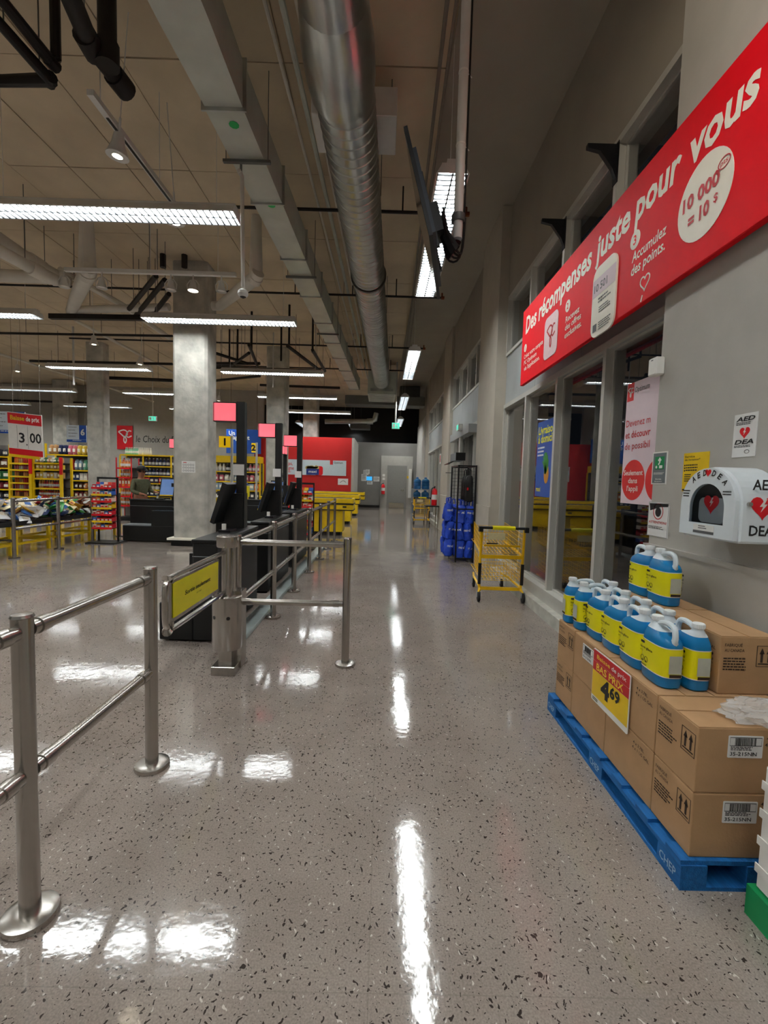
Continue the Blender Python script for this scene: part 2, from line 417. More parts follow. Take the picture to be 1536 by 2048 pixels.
# end wall with service door
YE = 25.2
ew = struct(B((-1.9, YE, 0), (2.35, YE+.2, 3.62)).build('wall_end', 'wall_dark'))
struct(B((-23, 27.6, 0), (2.35, 27.8, CZ)).build('wall_back', 'black'))
struct(B((-1.85, YE-.02, 0), (-.12, YE, .14)).build('baseboard_end', 'black'))
p0 = PY(760, 1012, YE); p1 = PY(826, 913, YE)
struct(MB().box((p0.x, YE-.06, 0), (p1.x, YE, p1.z)).build('trim_8', 'wall_grey'))
d0 = PY(776, 1012, YE-.06); d1 = PY(811, 935, YE-.06)
dr = thing('door_1', loc=((d0.x+d1.x)/2, YE-.1, 0), kind='structure')
MB().box((d0.x-.09, YE-.09, 0), (d0.x, YE-.06, d1.z+.09)).box((d1.x, YE-.09, 0), (d1.x+.09, YE-.06, d1.z+.09)).box((d0.x, YE-.09, d1.z), (d1.x, YE-.06, d1.z+.09)).build('door_frame', 'door_paint', dr, True)
lf = B((d0.x, YE-.08, .01), (d1.x, YE-.062, d1.z)).build('door_leaf', 'door_paint', dr, True)
B((d0.x+.04, YE-.085, .02), (d1.x-.04, YE-.08, .3)).build('kick_plate', 'brass_foot', dr, True)
MB().cyl((d1.x-.1, YE-.08, 1.02), (d1.x-.1, YE-.14, 1.02), .03).cyl((d1.x-.1, YE-.13, 1.02), (d1.x-.24, YE-.13, 1.02), .018).build('door_handle', 'steel', dr, True)
# red feature wall and the grey wall with the black lettering
YR = 21.6
r0 = PY(508, 985, YR); r1 = PY(704, 876, YR)
struct(B((r0.x, YR, 0), (r1.x, YR+.25, r1.z)).build('wall_feature', 'red_wall'))
struct(MB().box((r1.x, YR, 0), (r1.x+.12, YE, r1.z)).build('wall_side', 'wall_grey'))
YP = 23.2
struct(B((-23, YP, 0), (r0.x, YP+.2, CZ)).build('wall_far', 'wall_grey'))
struct(B((-23.2, -5, 0), (-23, 28, CZ)).build('wall_left', 'wall_grey'))
struct(B((-23.2, -5.2, 0), (2.35, -5, CZ)).build('wall_rear', 'wall_grey'))

# concrete columns
def column(x0, x1, y0, y1, label, base=True):
    t = thing('concrete_column', label, 'column', ((x0+x1)/2, (y0+y1)/2, 0), group='square concrete columns')
    c = .05; ring = [(x0+c, y0), (x1-c, y0), (x1, y0+c), (x1, y1-c), (x1-c, y1), (x0+c, y1), (x0, y1-c), (x0, y0+c)]
    MB().prism([V(a, b, 0) for a, b in ring], (0, 0, CZ)).build('shaft', 'column_concrete', t, True)
    if base:
        MB().box((x0-.03, y0-.03, 0), (x1+.03, y1+.03, .13)).build('plinth', 'black', t, True)
        MB().box((x0-.09, y0-.09, .13), (x1+.09, y1+.09, .175)).build('plinth_top', 'cream', t, True)
    return t
column(-4.43, -3.71, 9.57, 10.15, 'tall concrete column beside the self-checkouts, with a white notice on it')
column(-10.1, -9.52, 15.5, 15.92, 'concrete column behind the snack tables, left of the red logo sign', False)
column(-3.98, -3.32, 15.4, 16.0, 'concrete column farther down the checkouts, right behind the middle red light box', False)
column(-15.9, -15.1, 21.9, 22.6, 'farthest concrete column, behind the aisle number sign', False)
column(-3.9, -3.2, 22.0, 22.7, 'concrete column rising behind the red feature wall', False)
pn = PY(376, 934, 9.565)
f = FY(9.568); mb = MB(); f_rect(mb, f, pn.x-.135, pn.z-.12, pn.x+.155, pn.z+.125, .003)
nt_ = mb.build('paper_notice', 'paper'); tag(nt_, 'white paper notice taped on the nearest concrete column', 'notice')
mb = MB(); rn = random.Random(2)
for r in range(3):
    for c in range(5): f_ring(mb, f.lift(.0035), pn.x-.09+c*.05, pn.z+.045-r*.06, .017, .006, t=.001, n=10)
mb.build('print', 'ink_grey', nt_); mb = MB(); f_rect(mb, f.lift(.0035), pn.x-.1, pn.z+.085, pn.x-.03, pn.z+.1, .001); mb.build('heading', 'ink_red', nt_)

# ================================================================== LIGHT FIXTURES
def fixture_proto(L, along='x'):
    t = thing('fluorescent_fixture', 'x', 'light fixture', group='louvred fluorescent fixtures')
    W = .30; H = .085
    mb = MB()
    # housing: cap, sloped sides, end plates, ballast rib on top
    for s in (-1, 1):
        mb.prism([V(-L/2, s*.09, H), V(-L/2, s*.11, H), V(-L/2, s*(W/2+.012), .0), V(-L/2, s*(W/2), .0)], (L, 0, 0))
        mb.prism([V(s*L/2, -W/2, 0), V(s*L/2, W/2, 0), V(s*L/2, .11, H), V(s*L/2, -.11, H)], (s*.012, 0, 0))
    mb.box((-L/2, -.11, H), (L/2, .11, H+.012)); mb.box((-L/2, -.06, H+.012), (L/2, .06, H+.05))
    mb.build('housing', 'white_metal', t)
    for s in (-1, 1):
        MB().cyl((-L/2+.02, s*.07, .034), (L/2-.02, s*.07, .034), .016, n=8).build('lamp_tube', 'tube', t)
    MB().box((-L/2+.01, -.12, .05), (L/2-.01, .12, .054)).build('glowing_reflector', 'tube', t)  # sheet glows with the tube emission in place of light bounced off it
    lv = MB(); n = int(L/.075)
    for i in range(n): x = -L/2+(i+.5)*L/n; lv.box((x-.0075, -W/2+.004, .0), (x+.0075, W/2-.004, .014))
    lv.box((-L/2, -.007, 0), (L/2, .007, .014)); lv.box((-L/2, -W/2, 0), (L/2, -W/2+.008, .014)); lv.box((-L/2, W/2-.008, 0), (L/2, W/2, .014))
    o = lv.build('louvre', 'louvre', t); o['kind'] = 'stuff'
    for s in (-1, 1): MB().cyl((s*L*.42, 0, H+.04), (s*L*.42, 0, CZ-4.515), .003, n=5).build('suspension_wire', 'white_metal', t)
    return t
FZ = 4.5
rows = [5.47, 9.02, 13.28, 17.1, 20.8]; cols = [-3.24, -8.24, -13.0, -17.6]
rn_ = ['nearest', 'second', 'third', 'fourth', 'fifth']; cn_ = ['next to the ducts', 'second from the ducts', 'third from the ducts', 'farthest left']
FP = fixture_proto(2.93); first = True
for r, y in enumerate([-2.2, 1.6]+rows):
    for c, x in enumerate(cols):
        if y < 3 and c > 1: continue
        if y > 20 and c == 0: x += .25
        lab = f'louvred strip light, {rn_[r-2]} row across the ceiling, {cn_[c]}' if r > 1 else f'louvred strip light {"behind" if r == 0 else "just above"} the viewpoint, {cn_[c]}'
        if first: FP.location = (x, y, FZ); FP['label'] = lab; first = False
        else: dup(FP, (x, y, FZ), 0, lab)
for k, (x, y) in enumerate([(.60, .2), (.61, 6.05), (.67, 12.0), (.74, 17.7), (.82, 23.4)]):
    dup(FP, (x, y, FZ), math.pi/2, 'louvred strip light running along the windows, ' + ['overhead at the viewpoint', 'nearest, behind the hanging television', 'third along the aisle', 'fourth, near the exit sign', 'farthest, behind the exit sign'][k])
for k, (x, y) in enumerate([(-1.75, 25.7), (-4.6, 25.9)]):
    dup(FP, (x, y, FZ), math.pi/2, ['slanting strip light above the grey end wall', 'strip light glimpsed above the red feature wall'][k])

# warm spotlights
def spot_proto():
    t = thing('spotlight', 'x', 'spotlight', group='warm ceiling spotlights')
    MB().lathe([(.03, .2), (.045, .19), (.06, .1), (.095, .0), (.1, -.005)], n=18).build('lamp_can', 'white_metal', t)
    MB().lathe([(.092, -.006), (.103, -.006), (.103, -.014), (.09, -.014)], n=18).build('bezel', 'white_metal', t)
    MB().lathe([(.001, -.0085), (.088, -.008), (.088, -.012), (.001, -.016)], n=18).build('bulb', 'warm_lamp', t)
    MB().cyl((0, 0, .19), (0, 0, .34), .012, n=8).build('stem', 'white_metal', t)
    MB().cyl((0, 0, .34), (0, 0, CZ-4.615), .005, n=5).build('suspension_rod', 'white_metal', t)
    return t
SP = spot_proto(); sp_px = [((235, 310), 'nearest, left of the big flat duct'), ((352, 446), 'just under the nearest left strip light'), ((188, 688), 'above the second concrete column'), ((280, 728), 'between two concrete columns'), ((35, 742), 'at the far left edge'), ((202, 787), 'small and tilted, low on the second column'), ((437, 801), 'far, just right of the nearest column')]
for k, (p, lab) in enumerate(sp_px):
    q = PZ(*p, 4.6)
    o = SP if k == 0 else dup(SP)
    o.location = q; o['label'] = f'warm round spotlight, {lab}'; o.rotation_euler = (random.uniform(-.15, .15), random.uniform(-.2, .2), 0)
# unseen spotlight of the same kind, added to brighten the rewards sign wall
q = V(.5, 1.15, 4.95); o = dup(SP, q, None, 'added warm spotlight, out of view above the viewpoint, aimed at the red sign')
aim = V(1.8, 2.45, 3.75)-q; o.rotation_mode = 'QUATERNION'; o.rotation_quaternion = aim.to_track_quat('-Z', 'Y')
for ch in list(o.children):
    if ch.name.startswith('suspension'): bpy.data.objects.remove(ch)
rod = MB().cyl(q+V(0, 0, .1), (q.x, q.y, CZ-.002), .006, n=5).build('mounting_rod', 'white_metal')
bpy.context.view_layer.update(); rod.parent = o; rod.matrix_parent_inverse = o.matrix_world.inverted()
ld = bpy.data.lights.new('spot_beam', 'SPOT'); ld.energy = 95; ld.color = (1, .9, .74); ld.spot_size = math.radians(95); ld.spot_blend = .7; ld.shadow_soft_size = .08
lo = bpy.data.objects.new('spot_beam', ld); COL.objects.link(lo); lo.parent = o; lo.location = (0, 0, -.03)
# track with five heads in front of the big column
a = PZ(130, 543, 4.8); b = PZ(467, 546, 4.8)
t = thing('lighting_track', 'white lighting track across the ceiling in front of the big column', 'track', (a+b)/2)
MB().box((a.x, a.y-.03, 4.8), (b.x, a.y+.03, 4.86)).build('rail', 'white_metal', t, True)
for x in (a.x+.3, (a.x+b.x)/2, b.x-.3): MB().cyl((x, a.y, 4.86), (x, a.y, CZ), .004, n=5).build('suspension_wire', 'white_metal', t, True)
for k, px_ in enumerate([128, 202, 338, 382, 438]):
    q = PZ(px_, 570, 4.62); q.y = a.y; q.x = a.x+(b.x-a.x)*(px_-130)/(467-130); q.z = 4.55
    hd = thing('track_head', ['glass-shaded track lamp at the left end of the track', 'track lamp second from the left end of the track', 'track lamp in front of the column, left of the lit one', 'lit warm track lamp in front of the column', 'track lamp at the right end of the track'][k], 'track lamp', q, group='lamps on the lighting track')
    MB().cyl((0, 0, .25), (0, 0, .14), .014, n=8).build('stem', 'white_metal', hd)
    MB().lathe([(.02, .16), (.045, .15), (.05, .09), (.075, .02), (.085, 0), (.08, 0), (.045, .08), (.03, .14)], n=16).build('shade', 'white_metal', hd)
    if k == 3: MB().lathe([(.001, .012), (.072, .012), (.072, .006), (.001, .004)], n=16).build('bulb', 'warm_lamp', hd)
    else: MB().lathe([(.001, .05), (.05, .04), (.06, .02), (.001, .015)], n=14).build('bulb', 'white', hd)
    arm = MB(); arm.tube([(-.09, 0, .02), (-.1, 0, .1), (-.05, 0, .17), (0, 0, .18), (.05, 0, .17), (.1, 0, .1), (.09, 0, .02)], .008, 6); arm.build('yoke', 'white_metal', hd)
a = PZ(180, 190, 4.85); b = PZ(335, 375, 4.85)
t = thing('lighting_track', 'bare lighting track running away above the nearest spotlight', 'track', (a+b)/2)
MB().box((a.x-.03, a.y, 4.85), (a.x+.03, b.y+.35, 4.9)).build('rail', 'white_metal', t, True)
MB().box((a.x-.012, a.y+.25, 4.845), (a.x+.012, b.y+.3, 4.851)).build('slot', 'black', t, True)
for y in (a.y+.15, b.y): MB().cyl((a.x, y, 4.9), (a.x, y, CZ), .004, n=5).build('suspension_wire', 'white_metal', t, True)
# ================================================================== DUCTS AND PIPES UNDER THE CEILING
def lerp(a, b, t): return a+(b-a)*t
# round spiral duct
def duct_c(y): return V(lerp(-.47, -.10, (y-3)/13), y, 5.02)
t = thing('spiral_duct', 'round galvanised spiral duct running the length of the aisle', 'duct', duct_c(8))
R = .27
mb = MB(); ys = [-3+.5*i for i in range(14)]
mb.tube([duct_c(y) for y in [-3, 3.6]], .255, 28).build('near_pipe', 'galv', t, True)
mb = MB(); mb.lathe([(.255, 0), (.262, .02), (.3, .32), (.305, .62), (.29, .78), (.272, .8)], (0, 0, 0), 28, 'y')
o = mb.build('reducer', 'galv', t); o.location = duct_c(3.55)-duct_c(8)
mb = MB(); prof = []
y = 4.32; yend = 16.2; n = 26; rings = []
while y < yend:
    c = duct_c(y)
    for dy, r in ((0, R), (.1, R), (.106, R+.011), (.118, R+.011), (.124, R)):
        rings.append([c+V(r*math.cos(2*math.pi*i/n), dy+.012*math.cos(2*math.pi*i/n), r*math.sin(2*math.pi*i/n)) for i in range(n)])
    y += .13
mb.loft(rings, True, True); mb.build('spiral_pipe', 'galv', t, True, ang=50)
for yy in (3.57, 4.33, 9.0, 12.5): c = duct_c(yy); MB().lathe([(.29, -.02), (.31, -.012), (.31, .012), (.29, .02)], (0, 0, 0), 26, 'y').build('joint_band', 'galv', t, loc=c-duct_c(8))
for yy in (6, 10, 14): c = duct_c(yy); MB().cyl(c+V(.27, 0, .1), c+V(.27, 0, CZ-5.02), .005, n=6).cyl(c+V(-.27, 0, .1), c+V(-.27, 0, CZ-5.02), .005, n=6).build('hanger', 'galv_dark', t, True)
# end box of the spiral duct
c = duct_c(16.2)
e = thing('duct_box', 'sheet-metal box at the far end of the spiral duct', 'duct', c)
MB().box(c+V(-.5, 0, -.45), c+V(.5, 1.6, .35)).build('body', 'galv_flat', e, True)
MB().box(c+V(-.4, -.03, -.35), c+V(.4, 0, -.25)).build('flange', 'galv', e, True)
for k in range(5): MB().box(c+V(-.45, .15+k*.3, -.46), c+V(.45, .17+k*.3, -.45)).build('seam', 'galv_dark', e, True)
# white plenum box above the duct
q = duct_c(5.25)
e = thing('plenum_box', 'white sheet-metal box sitting across the spiral duct', 'duct box', (q.x, q.y, 5.3))
bevel(MB().box((q.x-.44, 4.98, 5.31), (q.x+.46, 5.55, 5.6)).build('casing', 'white_metal', e, True), .006)
for s in (-1, 1): MB().cyl((q.x+s*.4, 5.25, 5.6), (q.x+s*.4, 5.25, CZ), .006, n=6).build('hanger', 'galv_dark', e, True)
# flat rectangular duct
def rd(y): return lerp(-1.65, -1.15, (y-3)/15)
t = thing('rectangular_duct', 'flat galvanised rectangular duct with green paint marks', 'duct', (rd(8), 8, 5.0))
def duct_seg(y0, y1, w0, w1, h, m, drop=0):
    mb = MB(); rings = []
    for y, w_ in ((y0, w0), (y1, w1)):
        c = rd(y); rings.append([V(c-w_/2, y, 5.0-drop), V(c+w_/2, y, 5.0-drop), V(c+w_/2, y, 5.0+h), V(c-w_/2, y, 5.0+h)])
    mb.loft(rings, False); mb.build('section', m, t, True)
duct_seg(-2.5, 3.75, .40, .40, .45, 'galv_flat'); duct_seg(3.75, 4.55, .40, .36, .42, 'galv_flat')
for i in range(9): duct_seg(4.55+i*1.45, 4.55+(i+1)*1.45-.012, .37, .37, .42, 'galv_flat', .012)
for i in range(10):
    y = 4.55+i*1.45; c = rd(y); MB().box((c-.215, y-.02, 4.965), (c+.215, y, 5.445)).build('flange', 'galv', t, True)
for p in ((468, 250), (543, 411)):
    q = PZ(*p, 4.985); MB().lathe([(.001, 0), (.05, 0), (.05, -.002), (.001, -.002)], (q.x, q.y, q.z), 9).build('paint_mark', solid('2fae5c', .6), t, True)
for y in (2.0, 5.2, 8, 11): c = rd(y); MB().cyl((c-.23, y, 4.97), (c-.23, y, CZ), .005, n=6).cyl((c+.23, y, 4.97), (c+.23, y, CZ), .005, n=6).box((c-.26, y-.02, 4.94), (c+.26, y+.02, 4.97)).build('trapeze_hanger', 'galv_dark', t, True)
# generic straight pipes
def pipe(name, label, pts, r, m, cat='pipe', n=10, joints=()):
    pts = [Vector(p) for p in pts]
    t = thing(name, label, cat, pts[0]); MB().tube(pts, r, n).build('run', m, t, True)
    if max(p.z for p in pts) < CZ-.1:
        for k in (.2, .8):
            q = pts[0].lerp(pts[1], k); MB().cyl(q+V(0, 0, r*.6), (q.x, q.y, CZ-.006), .006, n=5).build('hanger_rod', 'galv_dark', t, True)
    for k in joints:
        p = pts[k]; mb = MB(); d = (pts[min(k+1, len(pts)-1)]-pts[max(k-1, 0)]).normalized(); mb.cyl(p-d*r*1.2, p+d*r*1.2, r*1.25, n=n); mb.build('coupling', m, t, True)
    return t
def Q(x, y, z): return PZ(x, y, z)
# bundle of thin conduits between the two ducts
for k, (x, z, r, m) in enumerate([(-1.02, 5.62, .03, 'galv_flat'), (-.80, 5.66, .022, 'white_pipe'), (-.92, 5.74, .02, 'white_pipe'), (-1.20, 5.72, .02, 'white_pipe'), (.42, 5.75, .02, 'pipe_grey'), (.50, 5.72, .018, 'pipe_grey')]):
    pipe('conduit', ['thick conduit nearest the flat duct', 'thin conduit left of the spiral duct', 'thin conduit high up beside the spiral duct', 'conduit tucked beside the flat duct', 'grey conduit right of the spiral duct', 'grey conduit along the edge of the smooth ceiling'][k], [(x-.08, -2, z), (x+.32, 18.5, z)], r, m, 'conduit', 8)
# black sprinkler lines across the ceiling
sp = [(405, 438, 1.15, 'nearest'), (575, 606, 1.2, 'second'), (688, 700, 1.15, 'third'), (738, 742, 1.1, 'fourth')]
for k, (yl, yr, xe, nm) in enumerate(sp):
    c = PZ(760, lerp(yl, yr, .55), 5.52); y = c.y
    t = pipe('sprinkler_pipe', f'black sprinkler pipe crossing under the ducts, {nm} from the front', [(-9.5 if k else -2.4, y, 5.52), (xe, y, 5.52)], .024, 'dark_pipe', 'pipe', 8)
    MB().cyl((xe-.02, y, 5.52), (xe+.05, y, 5.52), .035, n=8).cyl((xe, y, 5.52), (xe, y, 5.62), .018, n=6).build('sprinkler_head', solid('7a3f22', .5, .5), t, True)
    for x in (-2.0, -.75, .2): MB().cyl((x, y, 5.52), (x, y, CZ-.01), .012, n=5).build('hanger', 'dark_pipe', t, True)
# black drain pipes at the top left
Z = 5.1
pipe('drain_pipe', 'fat black drain pipe with a capped end at the top left', [Q(118, -60, Z), Q(180, 88, Z), Q(240, 165, Z)], .075, 'dark_pipe', 'pipe', 14, (2, 1))
q = Q(215, 110, Z); pipe('drain_pipe', 'fat black vertical drain pipe rising to the ceiling, top left', [q, q+V(0, 0, .2), (q.x, q.y, CZ)], .075, 'dark_pipe', 'pipe', 14, (0,))
q = Q(112, 130, 5.0); pipe('black_pipe', 'black pipe with an elbow, running to the top left corner', [Q(-20, -30, 5.0), q+V(-.02, -.02, 0), q+V(0, 0, .05), (q.x, q.y, CZ)], .04, 'dark_pipe', 'pipe', 10, (1,))
q = Q(100, 160, 4.9); pipe('black_pipe', 'black pipe turning sharply at the left edge', [Q(-20, 25, 4.9), q, Q(-40, 163, 4.9)], .04, 'dark_pipe', 'pipe', 10, (1,))
# white pipes around the big column
W4 = 5.0
pipe('white_pipe', 'fat white insulated pipe coming in from the left edge', [Q(-40, 455, W4), Q(70, 530, W4), Q(118, 556, W4)], .12, 'white_pipe', 'pipe', 14, (1,))
pipe('white_pipe', 'lower fat white pipe parallel to the first at the left edge', [Q(-40, 480, W4-.3), Q(70, 540, W4-.3), Q(112, 560, W4-.3)], .09, 'white_pipe', 'pipe', 14, (1,))
pipe('white_pipe', 'horizontal white pipe joining the left pipes', [Q(-30, 550, W4), Q(120, 556, W4)], .11, 'white_pipe', 'pipe', 14, (1,))
a = Q(175, 545, 4.9); pipe('white_pipe', 'white pipe dropping from the ceiling left of the column with a bend', [(a.x, a.y, CZ), a, Q(142, 622, 4.9)], .1, 'white_pipe', 'pipe', 14, (1,))
pipe('white_pipe', 'white pipe running across behind the lighting track', [Q(142, 620, 4.9), Q(338, 614, 4.9)], .075, 'white_pipe', 'pipe', 12)
a = Q(512, 555, 4.9); pipe('white_pipe', 'white pipe slanting right from the column up to the ceiling', [Q(425, 612, 4.9), Q(440, 612, 4.9), a, (a.x, a.y, CZ)], .085, 'white_pipe', 'pipe', 12, (2,))
pipe('white_pipe', 'thin white pipe slanting down behind the lighting track', [Q(120, 540, 5.1), Q(245, 610, 5.1), Q(338, 675, 5.1)], .06, 'white_pipe', 'pipe', 10)
pipe('black_beam', 'long black beam left of the column', [Q(100, 633, 4.75), Q(345, 637, 4.75)], .07, 'dark_pipe', 'pipe', 4)
for k, (a_, b_) in enumerate([((258, 618), (312, 552)), ((268, 636), (330, 560)), ((305, 630), (338, 588))]):
    pipe('black_brace', ['leftmost black brace by the column', 'middle black brace by the column', 'short black brace touching the column'][k], [Q(*a_, 4.85), Q(*b_, 4.85)], .045, 'dark_pipe', 'pipe', 6)
for k, x in enumerate((326, 369)):
    a = PY(x, 535, 9.35); pipe('black_riser', ['left black riser in front of the column top', 'right black riser in front of the column top'][k], [a, (a.x, a.y, CZ)], .06, 'dark_pipe', 'pipe', 8)
for k, (x0, x1, yy, z, r) in enumerate([(-20, 345, 666, 4.9, .03), (60, 345, 722, 4.95, .04), (200, 345, 755, 4.95, .06), (0, 178, 800, 4.9, .05)]):
    pipe('dark_pipe', ['thin dark pipe above the second column', 'dark pipe crossing behind the third spotlight', 'thick dark pipe between the two columns', 'dark beam at the far left'][k], [Q(x0, yy, z), Q(x1, yy+6, z)], r, 'dark_pipe', 'pipe', 8)
for k, (p, q2) in enumerate([((150, 640), (345, 745)), ((0, 708), (345, 815))]):
    pipe('long_conduit', ['light conduit slanting to the column base light', 'long light pipe slanting from the left edge'][k], [Q(*p, 5.2), Q(*q2, 5.2)], .04, 'white_pipe', 'conduit', 8)
# black pipework and frames right of the column
for k, pts in enumerate([[(422, 727), (520, 727)], [(430, 735), (640, 742)], [(460, 733), (498, 706)], [(498, 690), (516, 735)], [(575, 692), (645, 745)], [(625, 700), (650, 742)], [(425, 762), (520, 752)], [(520, 770), (680, 776)], [(430, 706), (495, 727)]]):
    pipe('black_frame_bar', ['upper bar of the black pipe frame right of the column', 'lower bar of the black pipe frame right of the column', 'rising diagonal of the black pipe frame', 'falling diagonal of the black pipe frame', 'black diagonal above the third strip light', 'thick black elbow at the end of the third strip light', 'dark bar behind the third strip light', 'dark bar between the third and fourth strip lights', 'black diagonal from the column to the pipe frame'][k], [Q(*p, 4.9) for p in pts], .045, 'dark_pipe', 'pipe', 6)
for k, (x, y0, y1) in enumerate([(459, 696, 727), (475, 696, 727), (503, 672, 700), (562, 680, 722), (625, 665, 705), (578, 660, 690)]):
    a = Q(x, y1, 4.9); pipe('black_hanger', f'black hanger rod {["left of", "beside", "above", "right of", "far right of", "high over"][k]} the black pipe frame', [a, (a.x, a.y, CZ)], .03, 'dark_pipe', 'pipe', 6)
pipe('pvc_conduit', 'thin white conduit dropping in front of the flat duct, with a camera', [Q(480, 345, 4.9), Q(484, 352, 4.85), V(*PY(486, 575, Q(484, 352, 4.85).y))], .022, 'white_pipe', 'conduit', 8, (0,))
c = PY(486, 588, Q(484, 352, 4.85).y)
t = thing('dome_camera', 'small white dome camera at the bottom of the thin conduit', 'camera', c); MB().lathe([(.03, .05), (.055, .03), (.06, 0), (.045, -.03), (.001, -.045)], n=14).build('housing', 'white_metal', t); MB().lathe([(.05, 0), (.035, -.035), (.001, -.052)], n=12).build('lens', 'black', t)
for k, (x, ya, yb) in enumerate([(148, 640, 770), (546, 660, 775), (791, 815, 845)]):
    yy = 14.0 if k < 2 else 17
    pipe('drop_rod', ['white drop rod ending by the second column', 'thin drop rod with a detector, between strip lights', 'white rod that carries the exit sign'][k], [V(*PY(x, yb, yy)), V(PY(x, yb, yy).x, yy, CZ)], .03 if k != 1 else .018, 'white_metal', 'rod', 8)
# dark mechanical ducts at the far end
for k, (x0, y0, x1, y1, Y, h) in enumerate([(690, 795, 850, 812, 20, .4), (800, 780, 840, 800, 21, .6), (700, 850, 740, 858, 24, .3)]):
    a = PY(x0, y0, Y); b = PY(x1, y1, Y); o = MB().box((min(a.x, b.x), Y, b.z), (max(a.x, b.x), Y+.8, a.z+h*.3)).build('sheet_duct', 'galv_dark'); bevel(o, .02)
    tag(o, ['dark sheet-metal duct under the far ceiling', 'grey duct elbow beside the far windows', 'small silver duct above the end wall'][k], 'duct')
a = PY(650, 843, 24); b = PY(740, 843, 24)
pipe('silver_pipe', 'silver pipe with an upturned elbow over the end wall', [a, b, b+V(.25, 0, .1), b+V(.33, 0, .45)], .13, 'galv', 'pipe', 12, (1,))
# hanging television on a white pole
c = PY(850, 455, 3.45)
tv = thing('television', 'dark flat television hung edge-on from a white ceiling pole', 'television', c)
ed = V(.27, 0, -.96).normalized(); wd = V(.238, 1, .07); wd = (wd-ed*wd.dot(ed)).normalized(); nn = wd.cross(ed).normalized()
# pivot so that the back is only just seen
m4 = Matrix((wd, ed, nn)).transposed().to_4x4() @ Matrix.Rotation(math.radians(-4.0), 4, 'Y')
if nn.x > 0: nn = -nn
s_ = 1 if (m4.to_3x3() @ V(0, 0, 1)).x > 0 else -1      # +1: local +z points to the pole side
MB().box((-.56, -.33, -.012), (.56, .33, .012), m4).build('bezel', 'black', tv)
MB().box((-.55, -.32, -s_*.0135), (.55, .32, -s_*.012), m4).build('screen', solid('0b0c10', .1), tv)
MB().box((-.46, -.26, s_*.012), (.46, .27, s_*.04), m4).build('back_cover', 'tv_back', tv)
for s in (-1, 1): MB().box((s*.2-.02, -.25, s_*.04), (s*.2+.02, .25, s_*.06), m4).build('bracket_rail', 'black', tv)
MB().box((-.1, -.1, s_*.05), (.1, .1, s_*.12), m4).build('mount_plate', 'black', tv)
pb = PY(915, 478, 3.45)
ct = m4 @ V(0, 0, s_*.1)
MB().tube([ct, (pb-c)+V(-.02, 0, -.1), (pb-c)+V(0, 0, -.02)], .03, 8).build('mount_arm', 'black', tv)
for k in range(4):
    rr = random.Random(k); MB().tube(smooth_pts([ct+V(.02, -.1+.05*k, .05), ct+V(.08, -.05+.04*k, -.12-.03*k), (pb-c)+V(.03, .02*k, -.1), (pb-c)+V(.05, 0, .15)], 4), .008, 5).build('cable', 'black_rubber', tv)
t = thing('ceiling_pole', 'white pole hanging from the ceiling that carries the television', 'pole', pb)
MB().cyl(pb, (pb.x, pb.y, CZ), .034, n=14).build('tube', 'white_metal', t, True)
MB().cyl(pb+V(0, 0, .12), pb+V(0, 0, .17), .05, n=12).build('collar', 'galv_dark', t, True)
for z in (.65, 1.15): MB().cyl(pb+V(0, 0, z), pb+V(0, 0, z+.012), .037, n=12).cyl(pb+V(.03, 0, z), pb+V(.06, 0, z-.03), .004, n=5).build('cable_tie', 'white', t, True)
MB().tube([pb+V(.045, 0, 0), pb+V(.043, 0, 2.4)], .007, 5).build('cable', 'black_rubber', t, True)
# hanging exit sign over the aisle and the one on the left
def exit_sign(px0, px1, Y, label, parent=None):
    a = PY(*px0, Y); b = PY(*px1, Y); t = thing('exit_sign', label, 'exit sign', ((a.x+b.x)/2, Y, b.z))
    MB().box((a.x, Y, b.z), (b.x, Y+.1, a.z)).build('box', 'white_metal', t, True)
    f = FY(Y-.001); mb = MB(); w_ = b.x-a.x; h_ = a.z-b.z; f_rect(mb, f, a.x+.02*w_, b.z+.06*h_, b.x-.02*w_, a.z-.06*h_, .004); mb.build('face', 'exit_glow', t, True)
    mb = MB(); g = f.lift(.005); f_rect(mb, g, a.x+.1*w_, b.z+.2*h_, a.x+.4*w_, b.z+.8*h_, .002); f_disc(mb, g, a.x+.62*w_, b.z+.68*h_, .1*h_, t=.002, n=10); f_line(mb, g, [(a.x+.6*w_, b.z+.6*h_), (a.x+.66*w_, b.z+.4*h_), (a.x+.56*w_, b.z+.18*h_)], .08*h_); f_line(mb, g, [(a.x+.66*w_, b.z+.4*h_), (a.x+.8*w_, b.z+.2*h_)], .08*h_); f_line(mb, g, [(a.x+.5*w_, b.z+.5*h_), (a.x+.78*w_, b.z+.52*h_)], .07*h_); mb.build('running_figure', 'white', t, True)
    MB().cyl(((a.x+b.x)/2, Y+.05, a.z), ((a.x+b.x)/2, Y+.05, CZ), .02, n=6).build('stem', 'white_metal', t, True)
    return t
exit_sign((784, 845), (799, 858), 17.0, 'green running-figure exit sign hanging over the aisle')
exit_sign((297, 832), (312, 842), 19.0, 'green running-figure exit sign hanging over the left aisles')
a = PX(922, 855, 1.78); t = thing('exit_sign', 'exit sign on the header of the window entrance', 'exit sign', (1.76, a.y, a.z-.1))
MB().box((1.7, a.y-.12, a.z-.07), (1.8, a.y+.12, a.z+.07)).build('box', 'white_metal', t, True); MB().box((1.694, a.y-.1, a.z-.05), (1.7, a.y+.1, a.z+.05)).build('face', 'exit_glow', t, True)
MB().box((1.72, a.y-.124, a.z-.04), (1.78, a.y-.12, a.z+.04)).build('end_face', 'white', t, True)
